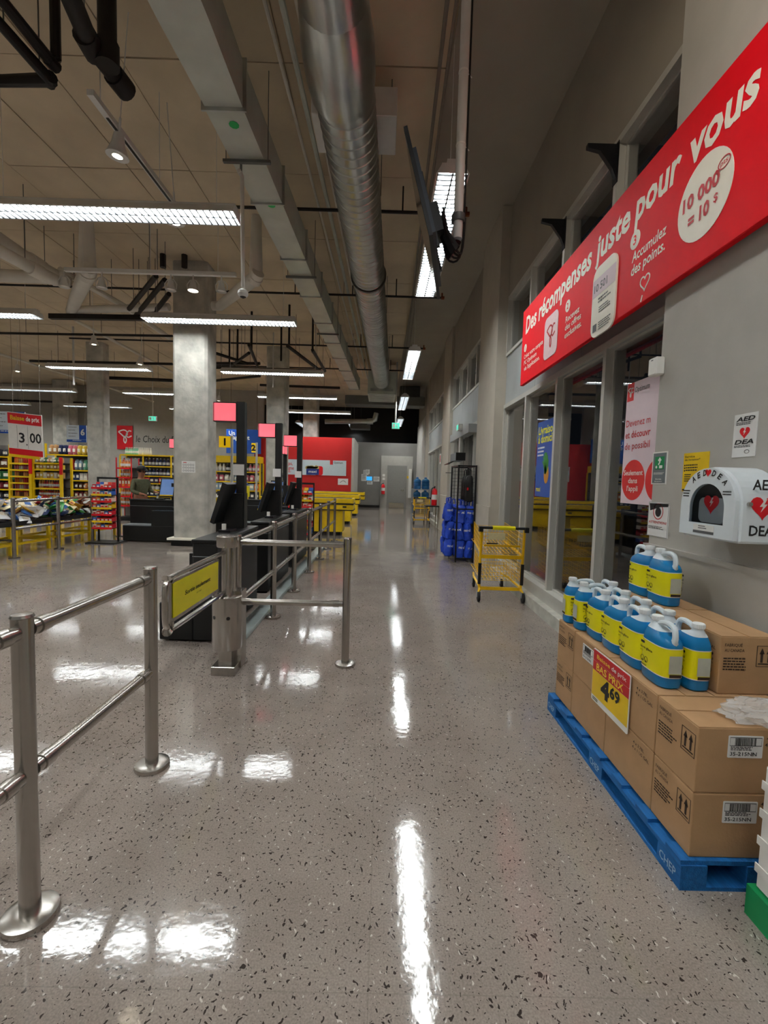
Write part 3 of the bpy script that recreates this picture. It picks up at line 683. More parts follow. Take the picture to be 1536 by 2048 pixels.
# ================================================================== RAILINGS AND GATE
def rail_post(t, x, y, h=1.035, r=.031, nm='post'):
    MB().cyl((x, y, 0), (x, y, h), r, n=20).build(nm, 'steel', t, True)
    MB().lathe([(.031, .0), (.082, .0), (.085, .008), (.082, .022), (.06, .03), (.031, .03)], (x, y, 0), 22).build('floor_flange', 'steel', t, True)
    MB().lathe([(.031, 0), (.034, .003), (.03, .012), (.001, .016)], (x, y, h-.005), 18).build('cap', 'steel', t, True)
def hrail(t, a, b, r=.0245):
    MB().cyl(a, b, r, n=16).build('rail', 'steel_rail', t, True)
    d = (Vector(b)-Vector(a)).normalized()
    for p, s in ((Vector(a), 1), (Vector(b), -1)): MB().cyl(p+d*s*.03, p+d*s*.075, r+.004, n=16).build('sleeve', 'steel', t, True)
RZ1, RZ2 = .985, .505
t = thing('steel_railing', 'brushed steel railing in the left foreground', 'railing', (-1.145, 1.83, 0))
ys = [.62, 1.425, 2.229]
for y in ys: rail_post(t, -1.145, y)
for a, b in zip(ys[:-1], ys[1:]):
    for z in (RZ1, RZ2): hrail(t, (-1.145, a+.03, z), (-1.145, b-.03, z))
t = thing('steel_railing', 'long steel railing along the self-checkouts, turning to a post in the aisle', 'railing', (-1.14, 5, 0))
ys = [3.56, 4.77, 5.91, 7.16, 8.42, 9.67, 11.0]
for i, y in enumerate(ys): rail_post(t, -1.135, y)
rail_post(t, -.26, 3.566)
for z in (RZ1, RZ2):
    hrail(t, (-1.105, 3.56, z), (-.29, 3.566, z))
    for a, b in zip(ys[:-1], ys[1:]): hrail(t, (-1.135, a+.03, z), (-1.135, b-.03, z))
o = B((-1.37, 3.9, 0), (-1.215, 10.0, .045)).build('floor_guide_strip', 'strip'); bevel(o, .006); tag(o, 'pale metal guide strip on the floor under the checkout railing', 'floor strip')
t = thing('steel_railing', 'far steel railing in front of the snack tables', 'railing', (-6.28, 9, 0))
ys = [7.69, 8.76, 9.78, 10.8]
for y in ys: rail_post(t, -6.28, y)
for z in (RZ1, RZ2):
    for a, b in zip(ys[:-1], ys[1:]): hrail(t, (-6.28, a+.03, z), (-6.28, b-.03, z))
hrail(t, (-6.31, 7.69, .3), (-7.6, 7.69, .3))
# swing gate
g = thing('swing_gate', 'steel swing gate with a yellow exit-only panel', 'gate', (-1.16, 3.40, 0))
gx, gy = -1.16, 3.40
bevel(MB().box((gx-.09, gy-.1, 0), (gx+.09, gy+.1, .07)).build('base_block', 'steel', g, True), .004)
MB().box((gx-.05, gy-.05, .07), (gx+.05, gy+.05, .22)).build('neck', 'steel', g, True)
MB().lathe([(.05, .19), (.108, .19), (.112, .196), (.112, .595), (.105, .6), (.05, .605)], (gx, gy, 0), 30).build('drum', 'steel', g, True)
for a in (-68, -128): q = math.radians(a); p = V(gx+.1115*math.cos(q), gy+.1115*math.sin(q), .445); n_ = V(math.cos(q), math.sin(q), 0); MB().cyl(p-n_*.004, p+n_*.0012, .014, n=14).build('bolt_hole', 'black', g, True)
MB().cyl((gx, gy, .6), (gx, gy, .985), .042, n=22).build('shaft', 'steel', g, True)
MB().lathe([(.042, .97), (.077, .97), (.08, .976), (.08, 1.05), (.075, 1.056), (.001, 1.058)], (gx, gy, 0), 28).build('cap', 'steel', g, True)
MB().box((gx+.05, gy+.02, .02), (gx+.1, gy+.15, .62)).build('side_plate', 'steel', g, True)
X0 = -1.175
fr = smooth_pts([(X0, gy-.03, .93), (X0, 2.56, .93), (X0, 2.47, .91), (X0, 2.44, .86), (X0, 2.44, .70), (X0, 2.47, .645), (X0, 2.56, .625), (X0, gy-.03, .625)], 4)
ar = MB().tube(fr, .016, 10).build('arm_frame', 'steel_rail', g, True)
MB().box((X0-.006, 2.49, .665), (X0+.006, 3.24, .905)).build('panel_tray', 'steel', g, True)
for y, z in ((2.52, .91), (3.2, .91), (2.52, .65), (3.2, .65)): MB().cyl((X0, y, z-.02), (X0, y, z+.02), .012, n=8).build('clamp', 'steel', g, True)
fg = Fr((X0+.0075, 2.515, .69), (0, 1, 0), (0, 0, 1)); pnl = MB(); f_rect(pnl, fg, 0, 0, .70, .2, .003); pn_ = pnl.build('sign_panel', 'panel_yellow', g, True)
mb = MB(); text(mb, fg.lift(.0035), 'Sortie seulement', .35, .095, .026, .40, .02, .15, 'C'); text(mb, fg.lift(.0035), 'EXIT ONLY', .36, .062, .010, .08, .004, 0, 'C'); mb.build('lettering', 'ink', pn_, True)

# ================================================================== SELF-CHECKOUTS
def kiosk_proto():
    k = thing('self_checkout', 'x', 'self-checkout', group='black self-checkout machines')
    # local: customer side is -y, machine runs along x from 0 to 1.37, depth 0..+.52
    bevel(MB().box((0, .30, .02), (1.30, .52, .90)).build('cabinet', 'black', k), .008)
    bevel(MB().box((-.005, .29, .90), (1.31, .53, .935)).build('cabinet_top', 'black', k), .006)
    MB().box((-.003, .31, .78), (.0, .51, .786)).box((0, .2985, .78), (1.3, .3, .786)).box((0, .52, .78), (1.3, .523, .786)).build('seam', 'grey_foot', k)
    bevel(MB().box((0, 0, .02), (1.30, .30, .36)).build('bagging_base', 'black', k), .008)
    MB().box((.02, .01, .36), (.62, .29, .385)).build('bagging_shelf', 'grey_foot', k)
    MB().box((.64, .0, .36), (1.30, .30, .70)).build('scale_block', 'black', k)
    MB().box((.68, .02, .70), (1.26, .28, .712)).build('scanner_plate', solid('4a5560', .2), k)
    MB().box((.98, .24, .93), (1.16, .44, 1.32)).build('tower', 'black', k)
    s = MB().prism([V(.72, .18, 1.02), V(.72, .22, 1.0), V(.72, .36, 1.42), V(.72, .31, 1.44)], (.34, 0, 0)).build('screen_case', 'black', k)
    m_ = MB(); m_.prism([V(.745, .185, 1.055), V(.745, .181, 1.057), V(.745, .296, 1.405), V(.745, .30, 1.403)], (.29, 0, 0)).build('screen', 'screen_blue', s)
    MB().prism([V(.745, .178, 1.03), V(.745, .172, 1.032), V(.745, .181, 1.057), V(.745, .187, 1.055)], (.29, 0, 0)).build('screen_strip', 'yellow', s)
    MB().box((1.01, .36, .93), (1.10, .45, 2.32)).build('pole', 'black', k)
    lb = MB().box((1.0, .11, 2.10), (1.11, .36, 2.31)).build('light_box', 'black', k)
    MB().box((.995, .12, 2.11), (1.0, .355, 2.30)).box((1.11, .12, 2.11), (1.115, .355, 2.30)).box((1.005, .105, 2.11), (1.105, .11, 2.3)).build('lit_face', 'sign_pink', lb)
    MB().box((.995, .33, 1.52), (1.0, .45, 1.64)).build('paper_card', 'paper', k)
    MB().box((.55, .33, .935), (.75, .45, .96)).build('card_reader', 'black_metal', k)
    MB().cyl((.60, .37, .96), (.60, .37, 1.02), .022, n=10).build('button', 'white', k)
    MB().box((1.0, .20, .45), (1.14, .3, .76)).build('printer', 'black_metal', k)
    return k
K = kiosk_proto()
# right row: customer side faces -X  (rotate so local +x -> world +Y, local +y -> world +X)
def place_k(o, x, y, rz, label): o.location = (x, y, 0); o.rotation_euler = (0, 0, rz); o['label'] = label
# local x axis -> +Y and local y axis -> +X is a mirror; use a copy mirrored in mesh instead
def mirror_tree(root):
    r = root.copy(); COL.objects.link(r)
    def rec(src, dst):
        for ch in src.children:
            c = ch.copy(); c.data = ch.data.copy(); COL.objects.link(c); c.parent = dst
            c.data.transform(Matrix.Scale(-1, 4, (1, 0, 0))); c.data.flip_normals(); rec(ch, c)
    rec(root, r); return r
KM = mirror_tree(K)
place_k(KM, -1.97, 3.98, -math.pi/2, 'nearest black self-checkout behind the swing gate')
# mirrored: local -x -> world +Y
for y, lab in ((5.78, 'second black self-checkout along the railing'), (7.5, 'third black self-checkout along the railing, by the candy rack')):
    o = dup(KM, (-1.97, y, 0), -math.pi/2, lab)
place_k(K, -5.75, 10.0, 0, 'black self-checkout with a blue screen, left of the big column')
o = dup(K, (-3.55, 11.2, 0), 0, 'black self-checkout with a blue screen, right of the big column')
# ================================================================== CANDY RACKS
ORD = ['first', 'second', 'third', 'fourth', 'fifth', 'sixth', 'seventh', 'eighth', 'ninth', 'tenth', 'eleventh', 'twelfth', 'thirteenth', 'fourteenth']
def candy_rack(x, y, label, gname, rows, wdt=.42):
    t = thing('candy_rack', label, 'display rack', (x, y, 0))
    MB().box((-wdt/2-.1, -.25, 0), (wdt/2+.1, .25, .025)).build('base_plate', 'black', t)
    for s in (-1, 1): MB().box((s*wdt/2-.015, .05, .02), (s*wdt/2+.015, .08, 1.42)).build('post', 'black', t)
    MB().box((-wdt/2, .055, 1.38), (wdt/2, .075, 1.42)).build('top_bar', 'black', t)
    for i in range(rows):
        z = .32+i*1.0/rows
        MB().box((-wdt/2, -.16, z), (wdt/2, .06, z+.012)).build('shelf', 'black', t)
        MB().box((-wdt/2, -.175, z-.01), (wdt/2, -.16, z+.03)).build('price_rail', 'yellow' if i % 2 else 'red', t)
        n = 5
        for j in range(n):
            c = random.choice(['d64a2e', '2f5fb5', 'e9e2d8', 'c81f2c', 'e58a2c', 'f0d0c0', 'e0b020'])
            cn = {'d64a2e': 'orange-red', '2f5fb5': 'blue', 'e9e2d8': 'white', 'c81f2c': 'red', 'e58a2c': 'orange', 'f0d0c0': 'pale pink', 'e0b020': 'yellow'}[c]
            wj = wdt/n; x0 = x-wdt/2+j*wj
            o = candy_box(wj, c); o.location = (x0+wj/2, y-.05, z+.0125); tag(o, f'{cn} candy packet, {ORD[i]} row from the bottom, {ORD[j]} from the left, {gname}', 'candy', f'candy packets on the {gname}')
    return t
CB = {}
def candy_box(wj, c):
    k = (round(wj, 3), c)
    if k not in CB:
        mb = MB(); mb.box((-wj*.44, -.09, 0), (wj*.44, .06, .075)); mb.prism([V(-wj*.44, .04, .075), V(-wj*.44, .055, .075), V(-wj*.44, .055, .125), V(-wj*.44, .05, .125)], (wj*.88, 0, 0)); o = mb.build('candy_packet', solid(c, .4)); CB[k] = o
        m2 = MB(); m2.box((-wj*.3, -.0915, .02), (wj*.3, -.09, .05)); m2.build('label', 'white' if c not in ('e9e2d8', 'f0d0c0') else 'red', o); return o
    return dup(CB[k])
candy_rack(-5.95, 9.75, 'black stand with rows of candy beside the left self-checkout', 'left candy stand', 7)
candy_rack(-1.72, 9.7, 'black stand with rows of candy behind the third self-checkout', 'railing candy stand', 7, .5)
# ================================================================== PALLET DISPLAY
PX0, PX1, PY0, PY1 = 1.155, 1.755, 1.58, 2.93
t = thing('blue_pallet', 'worn blue wooden pallet under the cartons', 'pallet', ((PX0+PX1)/2, (PY0+PY1)/2, 0))
for i in range(7):
    y = PY0+.05+i*(PY1-PY0-.1)/6; MB().box((PX0, y-.045, .098), (PX1, y+.045, .115)).build('deck_board', 'pallet_blue', t, True)
for x in (PX0, (PX0+PX1)/2-.05, PX1-.1):
    MB().box((x, PY0, .08), (x+.1, PY1, .098)).build('stringer_board', 'pallet_blue', t, True)
    MB().box((x, PY0, 0), (x+.1, PY1, .015)).build('bottom_board', 'pallet_blue', t, True)
    for y in (PY0, (PY0+PY1)/2-.07, PY1-.14):
        bk = MB().box((x, y, .015), (x+.1, y+.14, .08)).build('block', 'pallet_blue', t, True)
        if x == PX0:
            mb = MB(); fx = FX(PX0-.0005); text(mb, fx, 'CHEP' if y < 2.8 else 'C', -(y+.125), .03, .034, .10 if y < 2.8 else .045, .012); mb.build('stencil', solid('9db8d0', .7), bk, True)
for y in (PY0, PY1-.1): MB().box((PX0+.1, y, 0), (PX1, y+.1, .015)).build('bottom_board', 'pallet_blue', t, True)
LA, LB_, LH = .405, .243, .255
def carton(x, y, z, rot, label, prints=()):
    """rot 0: long side along x; rot 1: long side along y. (x, y) is the near left corner"""
    sx, sy = (LA, LB_) if rot == 0 else (LB_, LA)
    t = thing('carton', label, 'carton', (x+sx/2, y+sy/2, z), group='washer-fluid cartons')
    bevel(MB().box((-sx/2, -sy/2, 0), (sx/2, sy/2, LH-.004)).build('body', 'cardboard', t), .004, 2)
    # top flaps meeting in the middle of the short span
    if rot == 0:
        for s in (-1, 1): MB().box((-sx/2+.002, min(0, s*sy/2)+(.003 if s > 0 else .002), LH-.004), (sx/2-.002, max(0, s*sy/2)-(.003 if s < 0 else .002), LH-.001)).build('flap', 'cardboard', t)
    else:
        for s in (-1, 1): MB().box((min(0, s*sx/2)+(.003 if s > 0 else .002), -sy/2+.002, LH-.004), (max(0, s*sx/2)-(.003 if s < 0 else .002), sy/2-.002, LH-.001)).build('flap', 'cardboard', t)
    for (side, kind) in prints:
        f = Fr((-sx/2-.0008, sy/2, 0), (0, -1, 0), (0, 0, 1)) if side == 'L' else Fr((-sx/2, -sy/2-.0008, 0), (1, 0, 0), (0, 0, 1))
        wv = sy if side == 'L' else sx; rr = random.Random(hash((x, y, z)) & 255)
        mb = MB()
        if kind == 'A':
            text(mb, f, 'FABRIQUÉ', .018, LH-.045, .013, .075, .006); text(mb, f, 'AU CANADA', .018, LH-.068, .013, .085, .006)
            scribble(mb, f, .016, LH-.095, .12, .06, 5, rr)
            a0, b0 = wv-.085, LH-.13; f_line(mb, f, [(a0, b0), (a0+.075, b0), (a0+.075, b0+.09), (a0, b0+.09)], .0035, .0006, True)
            for k in (0, 1):
                u = a0+.022+k*.03; f_rect(mb, f, u-.005, b0+.018, u+.005, b0+.06, .0006); f_poly(mb, f, [(u-.011, b0+.055), (u+.011, b0+.055), (u, b0+.08)], .0006)
            f_rect(mb, f, a0+.008, b0+.009, a0+.067, b0+.014, .0006)
            mb.build('print', 'card_ink', t)
        else:
            text(mb, f, '4 x 3,78L', wv-.15, LH-.045, .014, .085, .006); text(mb, f, '4 x 1 US GAL', wv-.155, LH-.07, .014, .13, .006)
            mb.build('print', 'card_ink', t)
            if kind == 'BL':
                mb = MB(); a0, b0 = wv*.28, LH-.115; f_rrect(mb, f, a0, b0, a0+.13, b0+.085, .004, .0012); lb = mb.build('barcode_label', 'paper', t)
                g2 = f.lift(.0014); mb = MB(); xx = a0+.025
                f_line(mb, g2, [(a0+.006, b0+.047), (a0+.124, b0+.047), (a0+.124, b0+.078), (a0+.006, b0+.078)], .002, .0006, True)
                while xx < a0+.1: wd_ = rr.uniform(.001, .0032); f_rect(mb, g2, xx, b0+.047, xx+wd_, b0+.076, .0006); xx += wd_+rr.uniform(.001, .003)
                text(mb, g2, '35-215NN', a0+.008, b0+.009, .014, .10, .012); scribble(mb, g2, a0+.01, b0+.043, .1, .016, 3, rr); mb.build('label_print', 'ink', lb)
    return t
z1, z2, z3 = .116, .116+LH, .116+2*LH
X0 = 1.195
carton(X0, 1.6, z1, 0, 'bottom carton at the near corner of the pallet, with barcode label', (('L', 'A'), ('F', 'BL')))
carton(X0, 1.6, z2, 0, 'upper carton at the near corner of the pallet, with barcode label', (('L', 'A'), ('F', 'BL')))
carton(X0, 1.848, z1, 1, 'bottom carton right behind the near corner one', (('L', 'B'),))
carton(X0, 1.848, z2, 1, 'upper carton in the middle of the pallet, beside the price card', (('L', 'B'),))
carton(X0, 2.258, z1, 1, 'bottom carton under the price card', ())
carton(X0, 2.258, z2, 1, 'upper carton behind the price card, with barcode label', (('L', 'BL'),))
carton(X0, 2.668, z1, 0, 'bottom carton at the far corner of the pallet', (('L', 'A'),))
carton(X0, 2.668, z2, 0, 'upper carton at the far corner of the pallet', (('L', 'A'),))
for k, (y, z) in enumerate([(1.848, z1), (2.258, z1), (1.848, z2), (2.258, z2)]):
    carton(X0+.246, y, z, 1, 'carton hidden in the inner row of the pallet, against the wall', ())
carton(1.465, 1.872, z3, 1, 'third-layer carton against the wall, nearest', (('F', 'A'), ('L', 'B')))
carton(1.465, 2.281, z3, 1, 'third-layer carton against the wall, under the two upper jugs', (('L', 'B'),))
# jugs of washer fluid
def rr_ring(ax, ay, z, cx=0, cy=0, n=28, e=3.2):
    out = []
    for i in range(n):
        q = 2*math.pi*i/n; c, s = math.cos(q), math.sin(q)
        out.append(V(cx+ax*abs(c)**(2/e)*(1 if c >= 0 else -1), cy+ay*abs(s)**(2/e)*(1 if s >= 0 else -1), z))
    return out
def jug_proto():
    t = thing('washer_fluid_jug', 'x', 'jug', group='blue washer-fluid jugs')
    A, Bv = .093, .054      # half length (local x), half thickness (y); the neck leans to +x, the handle to -x
    MB().loft([rr_ring(A*.9, Bv*.88, 0), rr_ring(A*.98, Bv*.97, .006), rr_ring(A, Bv, .02), rr_ring(A, Bv, .183), rr_ring(A*.985, Bv*.97, .198), rr_ring(A*.92, Bv*.89, .212, .004), rr_ring(A*.74, Bv*.78, .226, .014), rr_ring(A*.58, Bv*.7, .235, .024)]).build('body', 'jug_blue', t)
    MB().loft([rr_ring(A*.58, Bv*.7, .2352, .024), rr_ring(A*.42, Bv*.6, .243, .034), rr_ring(.03, .028, .25, .043, e=2.2), rr_ring(.021, .021, .262, .047, e=2), rr_ring(.02, .02, .27, .047, e=2)]).build('shoulder', 'jug_frost', t)
    MB().tube(smooth_pts([(-.072, 0, .19), (-.084, 0, .225), (-.076, 0, .262), (-.05, 0, .274), (-.01, 0, .272), (.02, 0, .262), (.036, 0, .252)], 4), [.017]*3+[.0125]*22, 10).build('handle', 'jug_frost', t)
    mb = MB(); mb.lathe([(.0235, .268), (.0245, .27), (.0245, .288), (.022, .291), (.001, .291)], (.047, 0, 0), 20); cp = mb.build('cap', 'cap_white', t)
    rb = MB()
    for i in range(20): q = 2*math.pi*i/20; rb.box((.047+.0245*math.cos(q)-.001, .0245*math.sin(q)-.001, .271), (.047+.0245*math.cos(q)+.001, .0245*math.sin(q)+.001, .287))
    rb.build('ribs', 'cap_white', cp)
    lb = MB().loft([rr_ring(A+.0012, Bv+.0012, .052), rr_ring(A+.0012, Bv+.0012, .178)], True, False).build('label', 'label_yellow', t)
    for z in (.05, .178): MB().loft([rr_ring(A+.0016, Bv+.0016, z), rr_ring(A+.0016, Bv+.0016, z+.004)], True, False).build('label_edge', 'white', lb)
    for s in (-1, 1):
        f = Fr((0, s*(Bv+.0018), 0), (-s, 0, 0), (0, 0, 1)); mb = MB(); rr = random.Random(5)
        f_rrect(mb, f, -.07, .158, -.042, .169, .003, .0006); text(mb, f, 'lave-glace', -.07, .135, .0115, .09, .012); text(mb, f, '0°C', -.07, .119, .008, .02, .006)
        for u in (-.052, -.024): f_ring(mb, f, u, .088, .0125, .002, t=.0006, n=16); f_poly(mb, f, [(u-.005, .076), (u+.005, .076), (u, .086)], .0006)
        scribble(mb, f, -.062, .064, .05, .008, 2, rr); mb.build('label_print', 'ink', lb)
    for s in (-1, 1):
        f = Fr((s*(A+.0018), 0, 0), (0, s, 0), (0, 0, 1)); mb = MB(); f_rect(mb, f, -.026, .07, .03, .15, .0004); br = mb.build('fine_print', solid('b9bcae', .6), lb)
        mb = MB(); f_rect(mb, f, -.022, .054, .03, .067, .0005); mb.build('barcode', 'card_ink', br)
    return t
J = jug_proto()
# local +x (neck) -> near (-Y): rz = -90deg ; neck far: rz = +90deg
near, farr = -math.pi/2, math.pi/2
jl = [(1.292, 1.99, z3, farr, 'nearest blue washer-fluid jug in the outer row, neck turned away'),
      (1.29, 2.182, z3, near, 'second washer-fluid jug in the outer row'), (1.292, 2.372, z3, near, 'third washer-fluid jug in the outer row'),
      (1.29, 2.562, z3, near, 'fourth washer-fluid jug in the outer row'), (1.302, 2.715, z3, math.pi, 'fifth washer-fluid jug in the outer row, turned sideways'),
      (1.29, 2.845, z3, math.pi*.97, 'last washer-fluid jug at the far end of the outer row, turned sideways'),
      (1.405, 1.975, z3, near, 'nearest washer-fluid jug in the inner row, narrow side showing'), (1.403, 2.172, z3, near, 'second washer-fluid jug in the inner row'),
      (1.405, 2.365, z3, near, 'third washer-fluid jug in the inner row'), (1.403, 2.56, z3, near, 'fourth washer-fluid jug in the inner row'), (1.45, 2.79, z3, near, 'last washer-fluid jug in the inner row'),
      (1.552, 2.605, z3+LH, near, 'left of the two washer-fluid jugs on the top carton'), (1.548, 2.408, z3+LH, farr, 'right of the two washer-fluid jugs on the top carton')]
for k, (x, y, z, r, lab) in enumerate(jl):
    o = J if k == 0 else dup(J)
    o.location = (x, y, z+.0005); o.rotation_euler = (0, 0, r); o['label'] = lab
# price card
f = FX(1.183); mb = MB()
y0, y1, zb, zt_ = 2.395, 2.032, .342, .625
W_, H_ = y0-y1, zt_-zb; f = Fr((1.186, y0, zb), (0, -1, 0), (0, 0, 1))
f_rrect(mb, f, 0, 0, W_, H_, .008, .004); pc = tag(mb.build('price_card', 'white'), 'red and yellow price card 4,69 leaning on the cartons', 'price card')
g1 = f.lift(.0045); mb = MB(); f_rrect(mb, g1, .004, H_*.78, W_-.004, H_-.004, .006, .0008); f_rect(mb, g1, .004, H_*.6, W_-.004, H_*.775, .0008); mb.build('red_field', 'ink_red', pc)
mb = MB(); f_rect(mb, g1, .004, H_*.11, W_-.004, H_*.595, .0008); mb.build('yellow_field', 'yellow', pc)
g2 = g1.lift(.001)
mb = MB(); text(mb, g2, 'Baisse', W_*.12, H_*.85, .022, W_*.38, .015); text(mb, g2, 'BAS PRIX', W_*.12, H_*.635, .036, W_*.74, .02); mb.build('yellow_lettering', solid('f5d64a', .5), pc)
mb = MB(); text(mb, g2, 'de prix', W_*.54, H_*.85, .022, W_*.38, .015); mb.build('white_lettering', 'white', pc)
mb = MB(); text(mb, g2, '4', W_*.28, H_*.24, .09, W_*.24, .05); text(mb, g2, '69', W_*.53, H_*.36, .055, W_*.26, .04); scribble(mb, g2, W_*.05, H_*.08, W_*.2, H_*.06, 2, random.Random(3)); mb.build('price', 'ink', pc)
# clear plastic bag on the near carton
bm = bmesh.new(); bmesh.ops.create_icosphere(bm, subdivisions=4, radius=1); rr = random.Random(11)
from mathutils import noise as mnoise
for v in bm.verts:
    n = v.co.normalized(); k = 1+.35*mnoise.noise(n*2.1)+.22*mnoise.noise(n*5)+.1*abs(mnoise.noise(n*11)); v.co = V(n.x*.15*k, n.y*.075*k, max(-.02, n.z*.05*k)+.02)
me = bpy.data.meshes.new('plastic_bag'); bm.to_mesh(me); bm.free(); me.materials.append(M['plastic_clear']); o = bpy.data.objects.new('plastic_bag', me); COL.objects.link(o); o.location = (1.50, 1.665, z3+.005); tag(o, 'crumpled clear plastic bag lying on the near carton', 'plastic bag')
# white bin with green base at the right edge
t = thing('display_bin', 'white corrugated bin with a green base at the right edge', 'bin', (1.62, 1.33, 0))
MB().box((1.335, 1.10, 0), (1.76, 1.50, .11)).build('base', 'green', t, True)
bevel(MB().box((1.352, 1.115, .11), (1.75, 1.49, .56)).build('body', 'white', t, True), .01)
for k in range(4): MB().box((1.348, 1.112, .17+k*.1), (1.352, 1.49, .2+k*.1)).build('rib', 'white', t, True)

# ================================================================== RED REWARDS SIGN
XS = 1.73
S = Fr((XS, 0, 0), (0, -1, 0), (0, 0, 1))
a = S.uv(1040, 768); b = S.uv(1048, 618); c = S.uv(1536, 445); d = S.uv(1536, 55)
zl0, zl1 = (a[1]+c[1])/2, (b[1]+d[1])/2; u0 = (a[0]+b[0])/2; u1 = u0+5.2
sg = thing('rewards_sign', 'long red rewards sign mounted high on the window wall', 'sign', (XS, -u0-2.6, zl0))
bevel(MB().box((XS, -u1, zl0), (XS+.045, -u0, zl1)).build('board', 'sign_red', sg, True), .004)
for u in (u0+.6, u0+2.2, u0+4.4): MB().box((XS+.045, -u-.03, zl0+.2), (XS+.075+(.15 if u < u0+3 else 0), -u+.03, zl1-.2)).build('stand_off', 'alu', sg, True)
g = S.lift(.0008)
H_ = zl1-zl0
def W2(x, y): return g.uv(x, y)
wh = MB()
# big headline along the top
def tline(s, p0, p1, ptop, bold=.03, shear=.1):
    a0 = W2(*p0); a1 = W2(*p1); at = W2(*ptop); zz = (a0[1]+a1[1])/2
    text(wh, g, s, a0[0], zz, at[1]-a0[1], a1[0]-a0[0], bold, shear)
zh = zl0+H_*.66
def uofx(x, z):      # board coordinate u at pixel column x and height z
    lo, hi = u0, u1
    for _ in range(40):
        m_ = (lo+hi)/2; q = ROT.transposed() @ (V(XS, -m_, z)-O); xx = CXP+FPX*q.x/-q.z
        if xx < x: lo = m_
        else: hi = m_
    return lo
def span(s, x0, x1, capx, z=zh, h=H_*.21, bold=.03, shear=.1, m=wh):
    # x0/x1: where the words begin and end along the board
    ya = uofx(x0, z+h*.4); yb = uofx(x1, z+h*.4)
    text(m, g, s, ya, z, h, yb-ya, bold, shear)
span('Des récompenses', 1052, 1184, 0); span('juste', 1192, 1262, 0); span('pour', 1271, 1364, 0); span('vous', 1380, 1522, 0)
def sm(s, x0, x1, zf, h, bold=.018, m=wh): z = zl0+H_*zf; a0 = uofx(x0, z); text(m, g, s, a0, z, h, uofx(x1, z)-a0, bold, .08)
sm('Créez votre compte', 1048, 1086, .33, .05); sm('PC Optimum', 1048, 1073, .25, .05); sm("via l'application.", 1048, 1079, .17, .05)
sm('Recevez', 1131, 1159, .34, .055); sm('des offres', 1130, 1162, .26, .055); sm('exclusives.', 1129, 1163, .18, .055)
sm('Accumulez', 1264, 1333, .36, .07); sm('des points.', 1262, 1330, .26, .07)
for x, zf, r, s in ((1051, .47, .048, '1'), (1136, .5, .056, '2'), (1271, .52, .062, '3')):
    u = uofx(x, zl0+H_*zf); f_disc(wh, g, u, zl0+H_*zf, r)
wh.build('white_lettering', 'cream', sg, True)
rd_ = MB(); g2 = g.lift(.0025)
for x, zf, r, s in ((1051, .47, .048, '1'), (1136, .5, .056, '2'), (1271, .52, .062, '3')):
    u = uofx(x, zl0+H_*zf); text(rd_, g2, s, u, zl0+H_*zf-r*.5, r, None, .02, 0, 'C')
rd_.build('numerals', 'sign_red', sg, True)
# logo tile
zc = zl0+H_*.34; ua, ub = uofx(1089, zc), uofx(1116, zc); tl = MB(); f_rrect(tl, g, ua, zc-.22, ub, zc+.22, .07, .004); tl_ = tl.build('logo_tile', solid('f6d9dc', .4), sg, True)
def pc_logo(f, uc, vc, s, wd):
    mb = MB()
    f_line(mb, f, smooth_pts([(uc-.42*s, vc+.30*s), (uc-.1*s, vc+.42*s), (uc+.12*s, vc+.34*s), (uc+.16*s, vc+.12*s), (uc-.02*s, vc-.02*s), (uc-.22*s, vc+.12*s), (uc-.42*s, vc+.30*s)], 5), wd)
    f_line(mb, f, smooth_pts([(uc+.44*s, vc+.34*s), (uc+.26*s, vc+.36*s), (uc+.1*s, vc+.1*s), (uc+.22*s, vc-.06*s), (uc+.46*s, vc+.04*s)], 5), wd)
    f_line(mb, f, smooth_pts([(uc-.04*s, vc+.02*s), (uc-.06*s, vc-.3*s), (uc+.04*s, vc-.44*s), (uc+.1*s, vc-.2*s), (uc-.02*s, vc+.02*s)], 5), wd)
    return mb
pc_logo(g2.lift(.002), (ua+ub)/2, zc, .26, .018).build('logo', 'ink_red', tl_, True)
# phone graphic
za, zb2 = zl0-.03, zl0+H_*.575; ua, ub = uofx(1186, zl0+.2), uofx(1234, zl0+.2); ph = MB(); f_rrect(ph, g, ua, za, ub, zb2, .09, .012); ph_ = ph.build('phone_graphic', 'cream', sg, True)
gp = g.lift(.013); mb = MB(); f_rect(mb, gp, ua+.01, zb2-.23, ub-.01, zb2-.09, .001); mb.build('phone_header', 'pink_paper', ph_, True)
mb = MB(); gq = gp.lift(.0012); wp = ub-ua; text(mb, gq, '10 501', ua+.1*wp, zb2-.195, .06, .55*wp, .02); scribble(mb, gq, ua+.3*wp, zb2-.26, .55*wp, .05, 2, random.Random(1)); scribble(mb, gq, ua+.35*wp, zb2-.335, .5*wp, .055, 3, random.Random(4)); f_rect(mb, gq, ua+.12*wp, za+.045, ua+.28*wp, za+.105); scribble(mb, gq, ua+.36*wp, za+.105, .55*wp, .07, 4, random.Random(6)); mb.build('phone_print', 'ink_grey', ph_, True)
